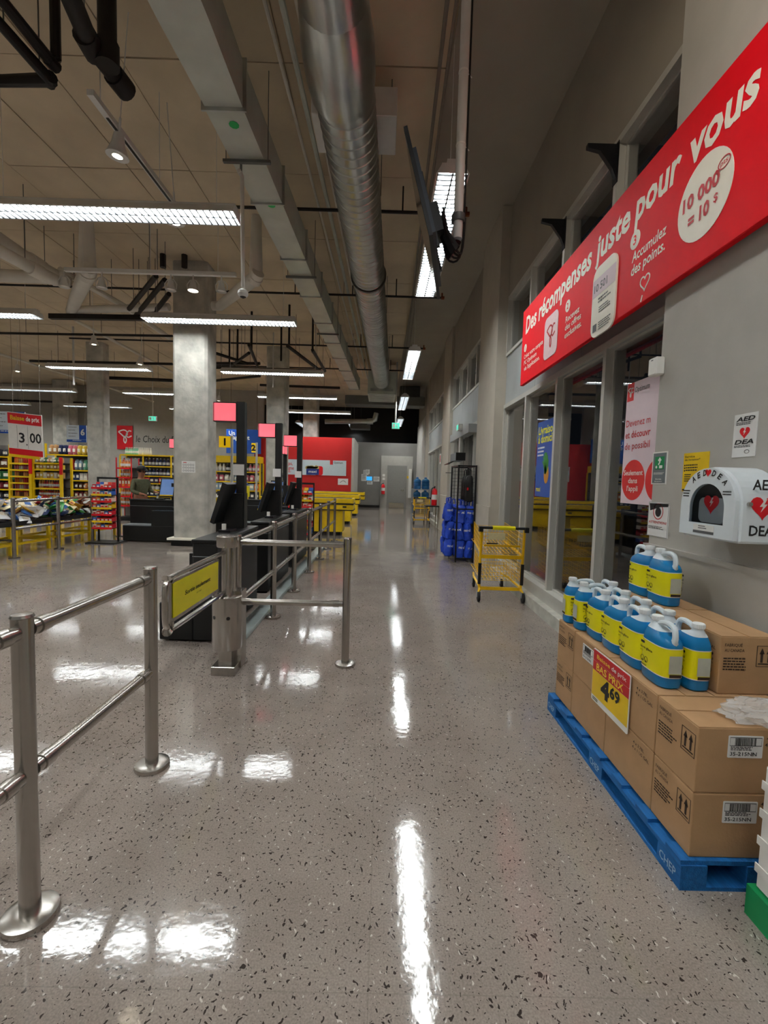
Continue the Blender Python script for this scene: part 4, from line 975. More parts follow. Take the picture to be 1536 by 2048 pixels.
# points disc
zc = zl0+H_*.385; ua, ub = uofx(1355, zc), uofx(1465, zc); r = .215; uc = uofx(1408, zc); dk = MB(); f_disc(dk, g, uc, zc, r, r*1.02, .002, 40); dk_ = dk.build('points_disc', 'cream', sg, True)
mb = MB(); gq = g2.lift(.001); text(mb, gq, '10 000', uc-.025, zc+.0, .076, .29, .034, 0, 'C'); text(mb, gq, '= 10', uc-.03, zc-.115, .076, .17, .034, 0, 'C'); text(mb, gq, '$', uc+.085, zc-.085, .045, None, .012)
text(mb, gq, 'pts', uc+.145, zc+.075, .026, .05, .006, 0, 'C'); f_ring(mb, gq, uc+.145, zc+.085, .042, .005, .028); mb.build('points_text', 'ink_red', dk_, True)
zc = zl0+H_*.14; uc = uofx(1290, zc); mb = MB(); f_line(mb, g, heart(uc, zc, .055), .01, closed=True); f_line(mb, g, [(uc-.02, zc-.08), (uc-.035, zc-.12)], .012); mb.build('heart_outline', 'cream', sg, True)
# brackets on the clerestory mullions
for k, y in enumerate((4.08, 5.19)):
    t = thing('steel_bracket', ['nearer black triangular bracket above the windows', 'farther black triangular bracket above the windows'][k], 'bracket', (1.95, y, 4.15), group='black brackets above the windows')
    MB().prism([V(1.95, y-.02, 4.44), V(1.69, y-.02, 4.44), V(1.69, y-.02, 4.405), V(1.80, y-.02, 4.38), V(1.91, y-.02, 4.24), V(1.95, y-.02, 4.15)], (0, .04, 0)).build('gusset', 'black_metal', t, True)
    MB().box((1.945, y-.04, 4.12), (1.952, y+.04, 4.46)).build('wall_plate', 'black_metal', t, True)

# ================================================================== NOTICES ON THE PILLAR
XW = 1.8
def wall_sheet(name, corners, m, label, cat='notice', X=XW, t=.003, zsq=True):
    """corners: top-left and bottom-right pixels of an upright rectangle on the plane X"""
    f = Fr((X, 0, 0), (0, -1, 0), (0, 0, 1)); a = f.uv(*corners[0]); b = f.uv(*corners[1]); f2 = Fr((X-.0008, -a[0], b[1]), (0, -1, 0), (0, 0, 1))
    W_, H_ = b[0]-a[0], a[1]-b[1]; mb = MB(); f_rect(mb, f2, 0, 0, W_, H_, t); o = mb.build(name, m); tag(o, label, cat); return o, f2.lift(t+.0004), W_, H_
def bolt(mb, f, a, b, s): f_poly(mb, f, [(a+.10*s, b+.5*s), (a-.28*s, b-.08*s), (a-.03*s, b-.08*s), (a-.18*s, b-.5*s), (a+.28*s, b+.1*s), (a+.04*s, b+.1*s), (a+.24*s, b+.5*s)], .0006); return mb
c4 = lambda x, y: (1220+x*.2057, 760+y*.2057)
o, f, W_, H_ = wall_sheet('aed_notice', (c4(1222, 345), c4(1415, 740)), 'paper', 'white AED and DEA notice with a red heart, high on the grey pillar')
mb = MB(); text(mb, f, 'AED', W_*.5, H_*.83, H_*.1, W_*.82, .03, .2, 'C'); text(mb, f, 'DEA', W_*.5, H_*.3, H_*.1, W_*.82, .03, .2, 'C'); scribble(mb, f, W_*.1, H_*.8, W_*.8, H_*.07, 2, random.Random(8)); scribble(mb, f, W_*.08, H_*.27, W_*.8, H_*.06, 2, random.Random(9)); f_ring(mb, f, W_*.65, H_*.12, W_*.1, .002, W_*.06, .0006); mb.build('print', 'ink', o)
mb = MB(); f_poly(mb, f, heart(W_*.5, H_*.57, W_*.22), .0008); hz = mb.build('heart', 'red', o); bolt(MB(), f.lift(.001), W_*.5, H_*.58, W_*.22).build('bolt', 'white', hz)
o, f, W_, H_ = wall_sheet('delivery_notice', (c4(728, 715), c4(945, 1090)), 'yellow', 'yellow delivery-service notice partly behind the AED cabinet')
mb = MB(); text(mb, f, 'Service', W_*.06, H_*.88, H_*.05, W_*.4, .012); text(mb, f, 'de livraison*', W_*.06, H_*.8, H_*.05, W_*.62, .012); scribble(mb, f, W_*.12, H_*.7, W_*.6, H_*.2, 3, random.Random(3)); scribble(mb, f, W_*.08, H_*.45, W_*.3, H_*.22, 4, random.Random(5)); scribble(mb, f, W_*.5, H_*.45, W_*.3, H_*.14, 3, random.Random(6)); f_rect(mb, f, W_*.03, H_*.02, W_*.18, H_*.06)
for k in range(3): f_disc(mb, f, W_*.07, H_*(.68-.07*k), W_*.025, t=.0006, n=10)
mb.build('print', 'ink', o)
o, f, W_, H_ = wall_sheet('evacuation_sign', (c4(425, 705), c4(548, 1015)), 'white', 'grey sign with a green evacuation pictogram beside the pink poster')
mb = MB(); f_rect(mb, f, W_*.07, H_*.04, W_*.93, H_*.96, .0008); bk = mb.build('grey_field', 'sign_grey', o); f = f.lift(.001)
mb = MB(); f_rect(mb, f, W_*.2, H_*.46, W_*.82, H_*.85, .0008); gr = mb.build('green_field', 'green', bk); f3 = f.lift(.001)
mb = MB(); f_poly(mb, f3, [(W_*.4, H_*.74), (W_*.52, H_*.83), (W_*.64, H_*.74), (W_*.52, H_*.68)], .0006); f_line(mb, f3, [(W_*.56, H_*.7), (W_*.46, H_*.6)], W_*.06); f_disc(mb, f3, W_*.32, H_*.53, W_*.06, t=.0006, n=10); f_rect(mb, f3, W_*.52, H_*.49, W_*.72, H_*.58); scribble(mb, f, W_*.15, H_*.36, W_*.7, H_*.07, 2, random.Random(2)); text(mb, f, 'Sortie', W_*.5, H_*.14, H_*.045, W_*.4, .01, 0, 'C'); text(mb, f, 'de secours', W_*.5, H_*.07, H_*.045, W_*.5, .01, 0, 'C'); mb.build('pictogram', 'white', bk)
o, f, W_, H_ = wall_sheet('warning_sheet', (c4(385, 1180), c4(560, 1545)), 'paper', 'white ATTENTION! sheet with a photo, low on the pillar')
mb = MB(); text(mb, f, 'ATTENTION!', W_*.5, H_*.38, H_*.07, W_*.86, .015, 0, 'C'); f_ring(mb, f, W_*.5, H_*.73, W_*.23, .006, t=.0006); mb.build('red_print', 'ink_red', o)
mb = MB(); scribble(mb, f, W_*.06, H_*.3, W_*.85, H_*.09, 3, random.Random(7)); f_poly(mb, f, [(W_*.05, H_*.95), (W_*.95, H_*.97), (W_*.95, H_*.88), (W_*.6, H_*.86), (W_*.1, H_*.74)], .0006); f_disc(mb, f, W_*.5, H_*.71, W_*.14, t=.0006); f_line(mb, f, [(W_*.02, H_*.01), (W_*.98, H_*.01), (W_*.98, H_*.99), (W_*.02, H_*.99)], .002, .0006, True); mb.build('print', 'ink', o)
# posters in the windows
XPp = 2.028
def poster(name, pts, m, label, ywidth):
    f = Fr((XPp, 0, 0), (0, -1, 0), (0, 0, 1)); a = f.uv(*pts[0]); b = f.uv(*pts[1]); f2 = Fr((XPp, -a[0], b[1]), (0, -1, 0), (0, 0, 1)); H_ = a[1]-b[1]
    mb = MB(); f_rect(mb, f2, 0, 0, ywidth, H_, .0025); o = mb.build(name, m); tag(o, label, 'poster'); return o, f2.lift(.003), ywidth, H_
o, f, W_, H_ = poster('rewards_poster', ((1256, 770), (1236, 1005)), 'pink_paper', 'pink window poster with two red circles, beside the pillar', .78)
f_ = f
mb = MB(); f_rect(mb, f, .01, H_-.145, .105, H_-.0, .0008); lg = mb.build('logo_tile', 'pos_red', o); pc_logo(f.lift(.001), .058, H_-.075, .085, .008).build('logo', 'white', lg)
mb = MB(); text(mb, f, 'Optimum', .12, H_-.085, .042, .2, .006, .12); mb.build('brand_text', 'ink_grey', o)
mb = MB(); text(mb, f, 'Devenez m', .02, H_*.64, .055, .34, .006); text(mb, f, 'et découvr', .02, H_*.545, .055, .35, .014); text(mb, f, 'de possibil', .02, H_*.45, .055, .35, .006); mb.build('headline', 'ink_red', o)
mb = MB(); f_disc(mb, f, .17, H_*.195, .163, .163, .0008); cr = mb.build('circle', 'pos_red', o); mb = MB(); f_poly(mb, f, [(min(W_-.004, .505+.163*math.cos(q)), H_*.195+.163*math.sin(q)) for q in [2*math.pi*i/36 for i in range(36)]], .0008); mb.build('circle', 'pos_red', o)
mb = MB(); g3 = f.lift(.001); text(mb, g3, 'Seulement', .17, H_*.235, .042, .27, .014, 0, 'C'); text(mb, g3, 'dans', .17, H_*.17, .042, .13, .014, 0, 'C'); text(mb, g3, "l'appli", .17, H_*.105, .042, .16, .014, 0, 'C'); mb.build('circle_text', 'white', cr)
o, f, W_, H_ = poster('delivery_poster', ((1077, 846), (1069, 992)), 'poster_blue', 'blue home-delivery window poster with yellow lettering', .66)
mb = MB(); text(mb, f, 'Livraison', .04, H_*.83, .1, .56, .025); text(mb, f, 'à domicile', .04, H_*.715, .1, .58, .025); text(mb, f, 'maxi', .04, H_*.07, .06, .16, .02); mb.build('headline', 'label_yellow', o)
mb = MB(); scribble(mb, f, .04, H_*.66, .24, .14, 3, random.Random(2)); mb.build('fine_print', 'white', o)
mb = MB()
for k in range(7): q = .5+.3*k; f_line(mb, f, smooth_pts([(.34, H_*.3), (.34+.08*math.cos(q), H_*.3+.14*math.sin(q)), (.34+.12*math.cos(q+.3), H_*.3+.27*math.sin(q+.2))], 4), .03)
mb.build('pineapple_leaves', solid('3f8a3a', .5), o); mb = MB(); f_disc(mb, f, .38, H_*.3, .08, .12, .0012); mb.build('pineapple', solid('c98a2c', .5), o)
# small white sensor box on the pillar edge
a = PX(1322, 735, 1.8); t = thing('sensor_box', 'small white sensor box at the top corner of the pink poster', 'sensor', (1.78, a.y, a.z-.05))
bevel(MB().box((1.74, a.y-.045, a.z-.055), (1.8, a.y+.045, a.z+.06)).build('case', 'white', t, True), .008); MB().box((1.738, a.y-.01, a.z+.04), (1.74, a.y+.01, a.z+.045)).build('led', 'ink_grey', t, True)

# ================================================================== AED CABINET
f = Fr((1.8, 0, 0), (0, -1, 0), (0, 0, 1))
# front face faces the camera-left; cabinet is an arched box standing out from the pillar
XA = 1.60                                    # front face plane
ff = Fr((XA, 0, 0), (0, -1, 0), (0, 0, 1))
a = ff.uv(*c4(700, 1480)); b = ff.uv(*c4(1240, 1620)); tp = ff.uv(*c4(1010, 845))
ua, ub = a[0], b[0]; zb_ = (a[1]+b[1])/2; zt2 = tp[1]; Wc = ub-ua; rad = Wc/2; zs = zt2-rad
aed = thing('aed_cabinet', 'white arched AED cabinet on the grey pillar', 'cabinet', (XA, -(ua+ub)/2, zb_))
def arch(r, zbase, zspr, uc, n=18): return [(uc-r, zbase), (uc+r, zbase)]+[(uc+r*math.cos(math.pi*i/n), zspr+r*math.sin(math.pi*i/n)) for i in range(n+1)]
uc = (ua+ub)/2
F0 = Fr((XA, 0, 0), (0, -1, 0), (0, 0, 1))
outer = arch(rad, zb_, zs, uc); bd = MB(); bd.prism([F0.p(u, v) for u, v in [(p[0], p[1]) for p in outer]], V(.2-.002, 0, 0)); bevel(bd.build('shell', 'aed_white', aed, True), .012, 2)
F1 = F0.lift(.004)
# door ring with an arched window
wz0 = zb_+.215*(zt2-zb_); wr_ = rad*.62; inn = arch(wr_, wz0, zs-.01, uc)
mb = MB(); n = len(outer); oa = arch(rad*.97, zb_+.012, zs, uc)
vs = [F0.p(u, v, .001) for u, v in oa]+[F0.p(u, v, .001) for u, v in inn]+[F0.p(u, v, .02) for u, v in oa]+[F0.p(u, v, .02) for u, v in inn]; fs = []
for i in range(n):
    j = (i+1) % n; fs += [(2*n+i, 2*n+j, 3*n+j, 3*n+i), (i, j, 2*n+j, 2*n+i), (n+i, 3*n+i, 3*n+j, n+j), (i, n+i, n+j, j)]
mb.add(vs, fs); dr_ = mb.build('door', 'aed_white', aed, True)
mb = MB(); f_poly(mb, F0.lift(.002), inn, .001); mb.build('dark_interior', solid('17191d', .3), aed, True)
g = F0.lift(.0205)
mb = MB(); cx_, cz_ = uc+.0, 0; f_rrect(mb, F0.lift(.004), uc-wr_*.5, wz0+.005, uc+wr_*.95, wz0+.62*(zs+wr_-wz0), .03, .008); dv = mb.build('aed_device', solid('b9bcc0', .4), aed, True)
gg = F0.lift(.0125); mb = MB(); f_poly(mb, gg, heart(uc+wr_*.22, wz0+.1, .05), .0012); hh = mb.build('device_heart', 'red', dv, True); bolt(MB(), gg.lift(.0015), uc+wr_*.24, wz0+.105, .045).build('device_bolt', 'white', hh, True)
mb = MB(); f_poly(mb, F0.lift(.0148), inn, .0015); mb.build('window_pane', 'acrylic_clear' if 'acrylic_clear' in M else mat('acrylic_clear', 'dfe6ea', .02, 0, 0, trans=1, ior=1.2), dr_, True)
mb = MB(); word = 'AED DEA'; R_ = rad*.78
for i, ch in enumerate('AED'): q = math.radians(128-i*15); text(mb, g, ch, uc+R_*math.cos(q), zs+R_*math.sin(q), .028, .026, .03, .2, 'C', rot=q-math.pi/2)
for i, ch in enumerate('DEA'): q = math.radians(76-i*15); text(mb, g, ch, uc+R_*math.cos(q), zs+R_*math.sin(q), .028, .026, .03, .2, 'C', rot=q-math.pi/2)
scribble(mb, g, ua+.02, wz0+.16, .05, .04, 3, random.Random(2)); scribble(mb, g, ub-.085, wz0+.16, .065, .025, 2, random.Random(3)); mb.build('door_lettering', 'ink', dr_, True)
mb = MB(); f_poly(mb, g, heart(uc-.0, zs+R_+.014, .02), .001); mb.build('small_heart', 'red', dr_, True)
mb = MB(); f_rect(mb, g, uc-.075, zb_+.025, uc+.065, zb_+.068, .001); sk = mb.build('sticker', 'paper', dr_, True); mb = MB(); f_rect(mb, g.lift(.001), uc-.075, zb_+.025, uc+.065, zb_+.038, .0006); scribble(mb, g.lift(.001), uc-.04, zb_+.063, .06, .02, 2, random.Random(4)); mb.build('sticker_print', 'ink_grey', sk, True)
# side face (towards the camera): AED / heart / DEA
sf = FY(-ub-.0006); mb = MB(); text(mb, sf, 'AED', XA+.1, zb_+.245, .045, .11, .02, 0, 'C'); text(mb, sf, 'DEA', XA+.1, zb_+.04, .045, .11, .02, 0, 'C'); mb.build('side_lettering', 'ink', aed, True)
mb = MB(); f_poly(mb, sf, heart(XA+.1, zb_+.17, .058), .0012); hs = mb.build('side_heart', 'red', aed, True); bolt(MB(), sf.lift(.0015), XA+.1, zb_+.175, .06).build('side_bolt', 'white', hs, True)
MB().cyl((XA+.035, -ub-.012, zb_+.18), (XA+.035, -ub, zb_+.18), .01, n=10).build('lock', 'steel', aed, True)
# ================================================================== SHOPPING CARTS
def wire_panel(mb, o, u, v, W_, H_, nu, nv, r=.003):
    o = Vector(o); u = Vector(u).normalized(); v = Vector(v).normalized()
    for i in range(nu+1): p = o+u*(W_*i/nu); mb.cyl(p, p+v*H_, r, n=4, caps=False)
    for j in range(nv+1): p = o+v*(H_*j/nv); mb.cyl(p, p+u*W_, r, n=4, caps=False)
    return mb
def cart_proto():
    t = thing('shopping_cart', 'x', 'shopping cart', group='yellow two-tier shopping carts')
    # local: handle towards -y, length .86, width .54
    w2 = .27
    for s in (-1, 1):
        MB().tube(smooth_pts([(s*(w2), -.40, .93), (s*w2, -.39, .75), (s*w2, -.37, .5), (s*(w2-.005), -.36, .2), (s*(w2-.01), -.36, .17)], 3), .017, 8).build('rear_upright', 'cart_yellow', t)
        MB().cyl((s*w2, -.372, .22), (s*w2, -.383, .49), .021, n=8).build('upright_sleeve', 'black', t)
        MB().tube([(s*(w2-.01), -.40, .14), (s*(w2-.01), -.37, .18), (s*(w2-.03), .2, .2), (s*(w2-.07), .45, .2)], .014, 8).build('base_rail', 'cart_yellow', t)
        MB().tube([(s*(w2-.02), -.37, .6), (s*(w2-.03), 0, .64), (s*(w2-.06), .42, .68)], .011, 6).build('side_rail', 'cart_yellow', t)
        MB().tube(smooth_pts([(s*(w2-.01), -.36, .18), (s*(w2+.005), -.40, .13), (s*(w2+.012), -.41, .1)], 3), .016, 8).build('caster_leg', 'cart_yellow', t)
    for s, y in ((-1, -.42), (1, -.42), (-.72, .40), (.72, .40)):
        c = thing('caster', None, None); c.parent = t
        x = s*(w2+.01)
        MB().lathe([(.008, -.014), (.058, -.014), (.064, -.008), (.064, .008), (.058, .014), (.008, .014)], (x, y, .064), 18, 'x').build('wheel', 'black_rubber', c)
        for q in (-1, 1): MB().prism([V(x+q*.02-.002, y-.012, .06), V(x+q*.02-.002, y+.018, .06), V(x+q*.02-.002, y+.03, .135), V(x+q*.02-.002, y-.03, .135)], (.004, 0, 0)).build('fork', 'grey_foot', c)
    MB().box((-.27, -.385, .145), (.27, -.355, .185)).build('rear_crossbar', 'cart_yellow', t)
    MB().box((-.27, -.395, .555), (.27, -.365, .60)).build('middle_crossbar', 'cart_yellow', t)
    MB().cyl((-.30, -.43, .95), (.30, -.43, .95), .017, n=10).build('handle', 'black', t)
    MB().cyl((-.14, -.43, .951), (.14, -.43, .951), .026, n=10).build('grip_cover', 'label_yellow', t)
    for s in (-1, 1): MB().box((s*.285-.025, -.455, .90), (s*.285+.025, -.395, .965)).build('handle_end', 'black', t)
    mb = MB()
    # upper basket
    wire_panel(mb, (-.25, -.37, .62), (1, 0, 0), (0, -.06, 1), .5, .27, 14, 5)
    wire_panel(mb, (-.215, .43, .70), (1, 0, 0), (0, .05, 1), .43, .2, 10, 4)
    for s in (-1, 1): wire_panel(mb, (s*.25, -.37, .62), (-s*.035, .8, .08), (s*.02, 0, 1), .81, .25, 14, 4)
    wire_panel(mb, (-.25, -.37, .62), (1, 0, 0), (0, .8, .08), .5, .8, 10, 8)
    mb.build('upper_basket', 'cart_yellow', t)
    mb = MB()
    wire_panel(mb, (-.25, -.36, .27), (1, 0, 0), (0, -.02, 1), .5, .24, 14, 5)
    wire_panel(mb, (-.2, .40, .33), (1, 0, 0), (0, 0, 1), .4, .2, 10, 4)
    for s in (-1, 1): wire_panel(mb, (s*.25, -.36, .27), (-s*.05, .76, .06), (0, 0, 1), .765, .22, 14, 4)
    wire_panel(mb, (-.25, -.36, .27), (1, 0, 0), (0, .76, .06), .5, .76, 10, 8)
    mb.build('lower_basket', 'cart_yellow', t)
    MB().box((-.23, -.375, .705), (.23, -.365, .73)).build('seat_bar', 'cart_yellow', t)
    MB().box((-.18, -.40, .80), (.03, -.39, .88)).build('advert_plate', solid('e8dcae', .5), t)
    MB().box((-.2, -.398, .74), (-.06, -.39, .755)).build('dark_label', 'ink', t)
    return t
C = cart_proto(); C.location = (1.56, 6.05, 0); C.rotation_euler = (0, 0, -.03); C['label'] = 'yellow two-tier shopping cart parked by the windows, nearest'
dup(C, (1.42, 16.3, 0), .05, 'yellow shopping cart far down the aisle, in front of the water bottles')

# ================================================================== BAG RACK
x0, x1, y0, y1, zt = 1.43, 1.76, 8.45, 9.25, 1.84
t = thing('bag_rack', 'tall black wire rack holding reusable bags', 'rack', ((x0+x1)/2, (y0+y1)/2, 0))
for x in (x0, x1):
    for y in (y0, y1): MB().box((x-.014, y-.014, 0), (x+.014, y+.014, zt)).build('post', 'black_metal', t, True)
for z in (.06, 1.0, zt-.028):
    for x in (x0, x1): MB().box((x-.01, y0, z), (x+.01, y1, z+.025)).build('side_bar', 'black_metal', t, True)
    for y in (y0, y1): MB().box((x0, y-.01, z), (x1, y+.01, z+.025)).build('cross_bar', 'black_metal', t, True)
mb = MB(); wire_panel(mb, (x0, y1, .1), (1, 0, 0), (0, 0, 1), x1-x0, zt-.13, 5, 24, .004); wire_panel(mb, (x1, y0, .1), (0, 1, 0), (0, 0, 1), y1-y0, zt-.13, 9, 24, .004); mb.build('wire_grid', 'black_metal', t, True)
for z in (.75, 1.08, 1.7): MB().cyl((x0-.16, y1-.2, z), (x0+.0, y1-.2, z), .006, n=6).build('hook', 'black_metal', t, True)
def bag_mesh(w_, h, d, seed, m):
    rr = random.Random(seed); mb = MB(); rings = []; n = 14
    for k, zz in enumerate([0, .04, .25, .5, .75, .94, 1]):
        s = [.7, .95, 1.05, 1, .95, .8, .45][k]
        rings.append([V(w_/2*s*math.cos(2*math.pi*i/n)*(1+rr.uniform(-.12, .12)), d/2*s*math.sin(2*math.pi*i/n)*(1+rr.uniform(-.25, .25)), zz*h+rr.uniform(-.008, .008)) for i in range(n)])
    mb.loft(rings); return mb
bp = []
def reusable_bag(seed, m, w_, h, d):
    o = bag_mesh(w_, h, d, seed, m).build('reusable_bag', m)
    MB().tube(smooth_pts([(-w_*.2, 0, h*.96), (-w_*.15, 0, h+.1), (w_*.15, 0, h+.1), (w_*.2, 0, h*.96)], 4), .01, 6).build('handle', m, o)
    if m == 'bag_blue':
        mb = MB(); f = FY(-d*.53); text(mb, f, 'maxi', 0, h*.55, .05, w_*.7, .02, 0, 'C'); mb.build('print', 'white', o)
    return o
protos = [reusable_bag(s, 'bag_blue', .17, .34, .12) for s in (1, 2, 3)]
k = 0; rnk = random.Random(5)
for r, (zz, nm) in enumerate([(.04, 'bottom'), (.38, 'lower'), (.70, 'upper')]):
    for j in range(4):
        for i in range(2):
            o = protos[k] if k < 3 else dup(protos[k % 3]); k += 1
            o.location = (x0+.09+.16*i, y0+.13+.19*j, zz+.03); o.rotation_euler = (rnk.uniform(-.18, .18), rnk.uniform(-.15, .15), rnk.uniform(-.4, .4))
            tag(o, f'blue reusable bag, {nm} tier of the black rack, {["nearest", "second", "third", "farthest"][j]} on the {["aisle", "wall"][i]} side', 'bag', 'blue bags in the rack')
for r, zz in enumerate((.08, .42, .76)):
    for j in range(3):
        o = dup(protos[(r+j) % 3]); o.location = (x0-.11, y1-.55+.21*j, zz); tag(o, f'blue reusable bag hung outside the rack, {["low", "middle", "high"][r]} row, {["nearest", "middle", "farthest"][j]}', 'bag', 'blue bags outside the rack')
bb = None
for j in range(3):
    o = reusable_bag(9, 'black', .15, .5, .1) if bb is None else dup(bb); bb = bb or o
    o.location = (x1-.1, y0+.12+.2*j, 1.15); tag(o, ['nearest', 'middle', 'farthest'][j]+' black insulated bag hanging at the top of the rack', 'bag', 'black bags at the top of the rack')
    if j == 0: MB().box((-.05, -.056, .22), (-.02, -.052, .27)).build('tag', 'red', o)
# door operator and pusher arms of the entrance beyond the rack
t = thing('door_operator', 'grey and black door operator box over the bag rack', 'door operator', (1.85, 10.6, 2.1))
MB().box((1.82, 10.7, 2.2), (1.88, 10.9, 2.58)).build('drop_tube', 'alu', t, True)
MB().box((1.68, 10.4, 2.02), (1.9, 11.2, 2.2)).build('case', 'sign_grey', t, True); MB().box((1.68, 10.38, 2.02), (1.9, 10.4, 2.2)).build('end_cap', 'black', t, True)
MB().tube([(1.7, 10.8, 2.02), (1.55, 10.6, 1.95), (1.5, 10.9, 1.93)], .012, 6).build('arm', 'steel', t, True)
# extinguisher sign on the third pillar
f = Fr((1.86, 0, 0), (0, -1, 0), (0, 0, 1)); a = f.uv(880, 908); b = f.uv(888, 926); f2 = Fr((1.856, -a[0], b[1]), (0, -1, 0), (0, 0, 1)); mb = MB(); f_rect(mb, f2, 0, 0, .35, a[1]-b[1], .004)
o = tag(mb.build('extinguisher_sign', 'white'), 'white and red extinguisher sign on the far pillar', 'sign'); mb = MB(); f_rect(mb, f2.lift(.005), .1, .06, .25, (a[1]-b[1])*.85, .002); mb.build('red_mark', 'red', o)
# ================================================================== WATER BOTTLES, TABLE, EXTINGUISHERS
tb = thing('side_table', 'small dark table by the far windows carrying an extinguisher', 'table', (1.62, 14.6, 0))
MB().box((1.42, 14.25, .72), (1.84, 14.95, .76)).build('table_top', 'black', tb, True)
for x in (1.45, 1.81):
    for y in (14.28, 14.92): MB().cyl((x, y, 0), (x, y, .72), .016, n=8).build('leg', 'steel', tb, True)
def extinguisher(loc, h, r, label):
    t = thing('fire_extinguisher', label, 'fire extinguisher', loc)
    MB().lathe([(r*.9, 0), (r, .02), (r, h*.74), (r*.8, h*.82), (r*.3, h*.88), (r*.3, h*.92)], n=18).build('cylinder', 'red', t)
    MB().lathe([(r*1.01, h*.3), (r*1.015, h*.31), (r*1.015, h*.55), (r*1.01, h*.56)], n=18).build('label', 'paper', t)
    MB().box((-.02, -.03, h*.9), (.02, .03, h*.97)).box((-.015, -.1, h*.96), (.015, .04, h)).build('valve', 'black', t)
    MB().tube(smooth_pts([(0, -.03, h*.93), (-r*1.1, -.05, h*.85), (-r*1.15, 0, h*.4)], 4), .012, 6).build('hose', 'black_rubber', t)
    return t
extinguisher((1.70, 14.5, .761), .62, .09, 'red fire extinguisher on the small dark table')
q = PY(766, 985, YE-.2); extinguisher((q.x, YE-.25, .78), .62, .1, 'red fire extinguisher on the end wall left of the door')
tr = MB().box((q.x-.12, YE-.36, .74), (q.x+.12, YE, .78)).build('extinguisher_bracket', 'steel'); tag(tr, 'bracket under the extinguisher on the end wall', 'bracket')
rk = thing('bottle_rack', 'rack holding the big blue water bottles', 'rack', (1.5, 17.4, 0))
xs_ = (1.36, 1.68)
for z in (.25, .74, 1.23): MB().box((1.18, 17.1, z-.03), (1.84, 17.7, z)).build('shelf', 'grey_foot', rk, True)
for x in (1.18, 1.84):
    for y in (17.1, 17.7): MB().box((x-.015, y-.015, 0), (x+.015, y+.015, 1.25)).build('post', 'grey_foot', rk, True)
wb = None
for r, z in enumerate((.25, .74, 1.23)):
    for i, x in enumerate(xs_):
        for j, y in enumerate((17.25, 17.55)):
            if wb is None:
                wb = thing('water_bottle', 'x', 'water bottle')
                MB().lathe([(.12, 0), (.135, .015), (.135, .1), (.128, .11), (.135, .12), (.135, .22), (.128, .23), (.135, .24), (.135, .32), (.1, .37), (.035, .4), (.03, .42)], n=18).build('bottle', 'water_blue', wb)
                MB().lathe([(.034, .42), (.036, .425), (.036, .45), (.001, .452)], n=14).build('cap', solid('2c6fb8', .4), wb); o = wb
            else: o = dup(wb)
            o.location = (x, y, z+.001); tag(o, f'large blue water bottle, {["bottom", "middle", "top"][r]} shelf, {["left", "right"][i]}{" front" if j == 0 else " back"}', 'water bottle', 'large water bottles on the rack')
# ================================================================== END WALL NOTICES
for k, (x0_, y0_, x1_, y1_, m, lab) in enumerate([(727, 940, 737, 950, 'paper', 'small grey box notice, top left on the end wall'), (732, 939, 739, 948, 'paper', 'white paper at the top of the end-wall cluster'), (723, 948, 733, 962, 'paper', 'white paper left of the blue screen'), (733, 953, 744, 961, 'screen_cyan', 'small lit blue screen on the end wall'), (747, 953, 759, 963, 'paper', 'white paper right of the blue screen'), (734, 962, 745, 969, 'paper', 'white paper under the blue screen'), (765, 948, 770, 953, 'white', 'small white switch plate, upper, left of the door'), (765, 955, 770, 960, 'white', 'small white switch plate, lower, left of the door'), (813, 952, 817, 957, 'yellow', 'small yellow tag right of the door')]):
    yy = YE-.063 if x0_ > 760 else YE-.002-.003*(k == 1)
    f = FY(yy); a = f.uv(x0_, y0_); b = f.uv(x1_, y1_); mb = MB(); f_rect(mb, f, a[0], b[1], b[0], a[1], .004); o = tag(mb.build('wall_notice', m), lab, 'notice')
    if m == 'paper': mb = MB(); w_, h_ = b[0]-a[0], a[1]-b[1]; scribble(mb, f.lift(.005), a[0]+.1*w_, a[1]-.15*h_, w_*.8, h_*.7, 4, random.Random(k)); mb.build('print', 'ink_grey', o)
a = PY(821, 960, YE-.3); o = MB().box((a.x-.1, YE-.3, .6), (a.x+.06, YE-.08, 2.2)).build('display_board', 'white'); bevel(o, .01); tag(o, 'tall narrow white board right of the service door', 'board')
# ================================================================== CHECKOUT LANES
def lane(y, xr, label):
    t = thing('checkout_lane', label, 'checkout counter', (xr-1.3, y, 0), group='yellow checkout counters')
    x0, x1 = xr-2.5, xr
    MB().box((x0, y+.06, .1), (x1-.28, y+.72, .70)).build('base', 'yellow', t, True)
    MB().box((x0+.05, y+.1, 0), (x1-.34, y+.68, .1)).build('plinth', 'black', t, True)
    bevel(MB().box((x0, y, .70), (x1, y+.8, .84)).build('lower_rim', 'yellow', t, True), .008)
    MB().box((x0-.005, y-.008, .84), (x1+.008, y+.808, .875)).build('bumper', 'black', t, True)
    MB().box((x0-.005, y-.006, .68), (x1+.006, y+.806, .705)).build('lower_bumper', 'black', t, True)
    bevel(MB().box((x0, y, .875), (x1, y+.8, 1.0)).build('upper_rim', 'yellow', t, True), .008)
    MB().box((x0+.1, y+.12, 1.0), (x1-.06, y+.62, 1.006)).build('belt', 'black_rubber', t, True)
    MB().box((x1-.28, y-.012, .76), (x1-.18, y-.004, .80)).build('button', 'black', t, True)
    return t
lane(12.0, -.75, 'nearest yellow checkout counter, right of the candy stand'); lane(15.2, -.75, 'second yellow checkout counter'); lane(18.8, -.72, 'third yellow checkout counter, farthest')
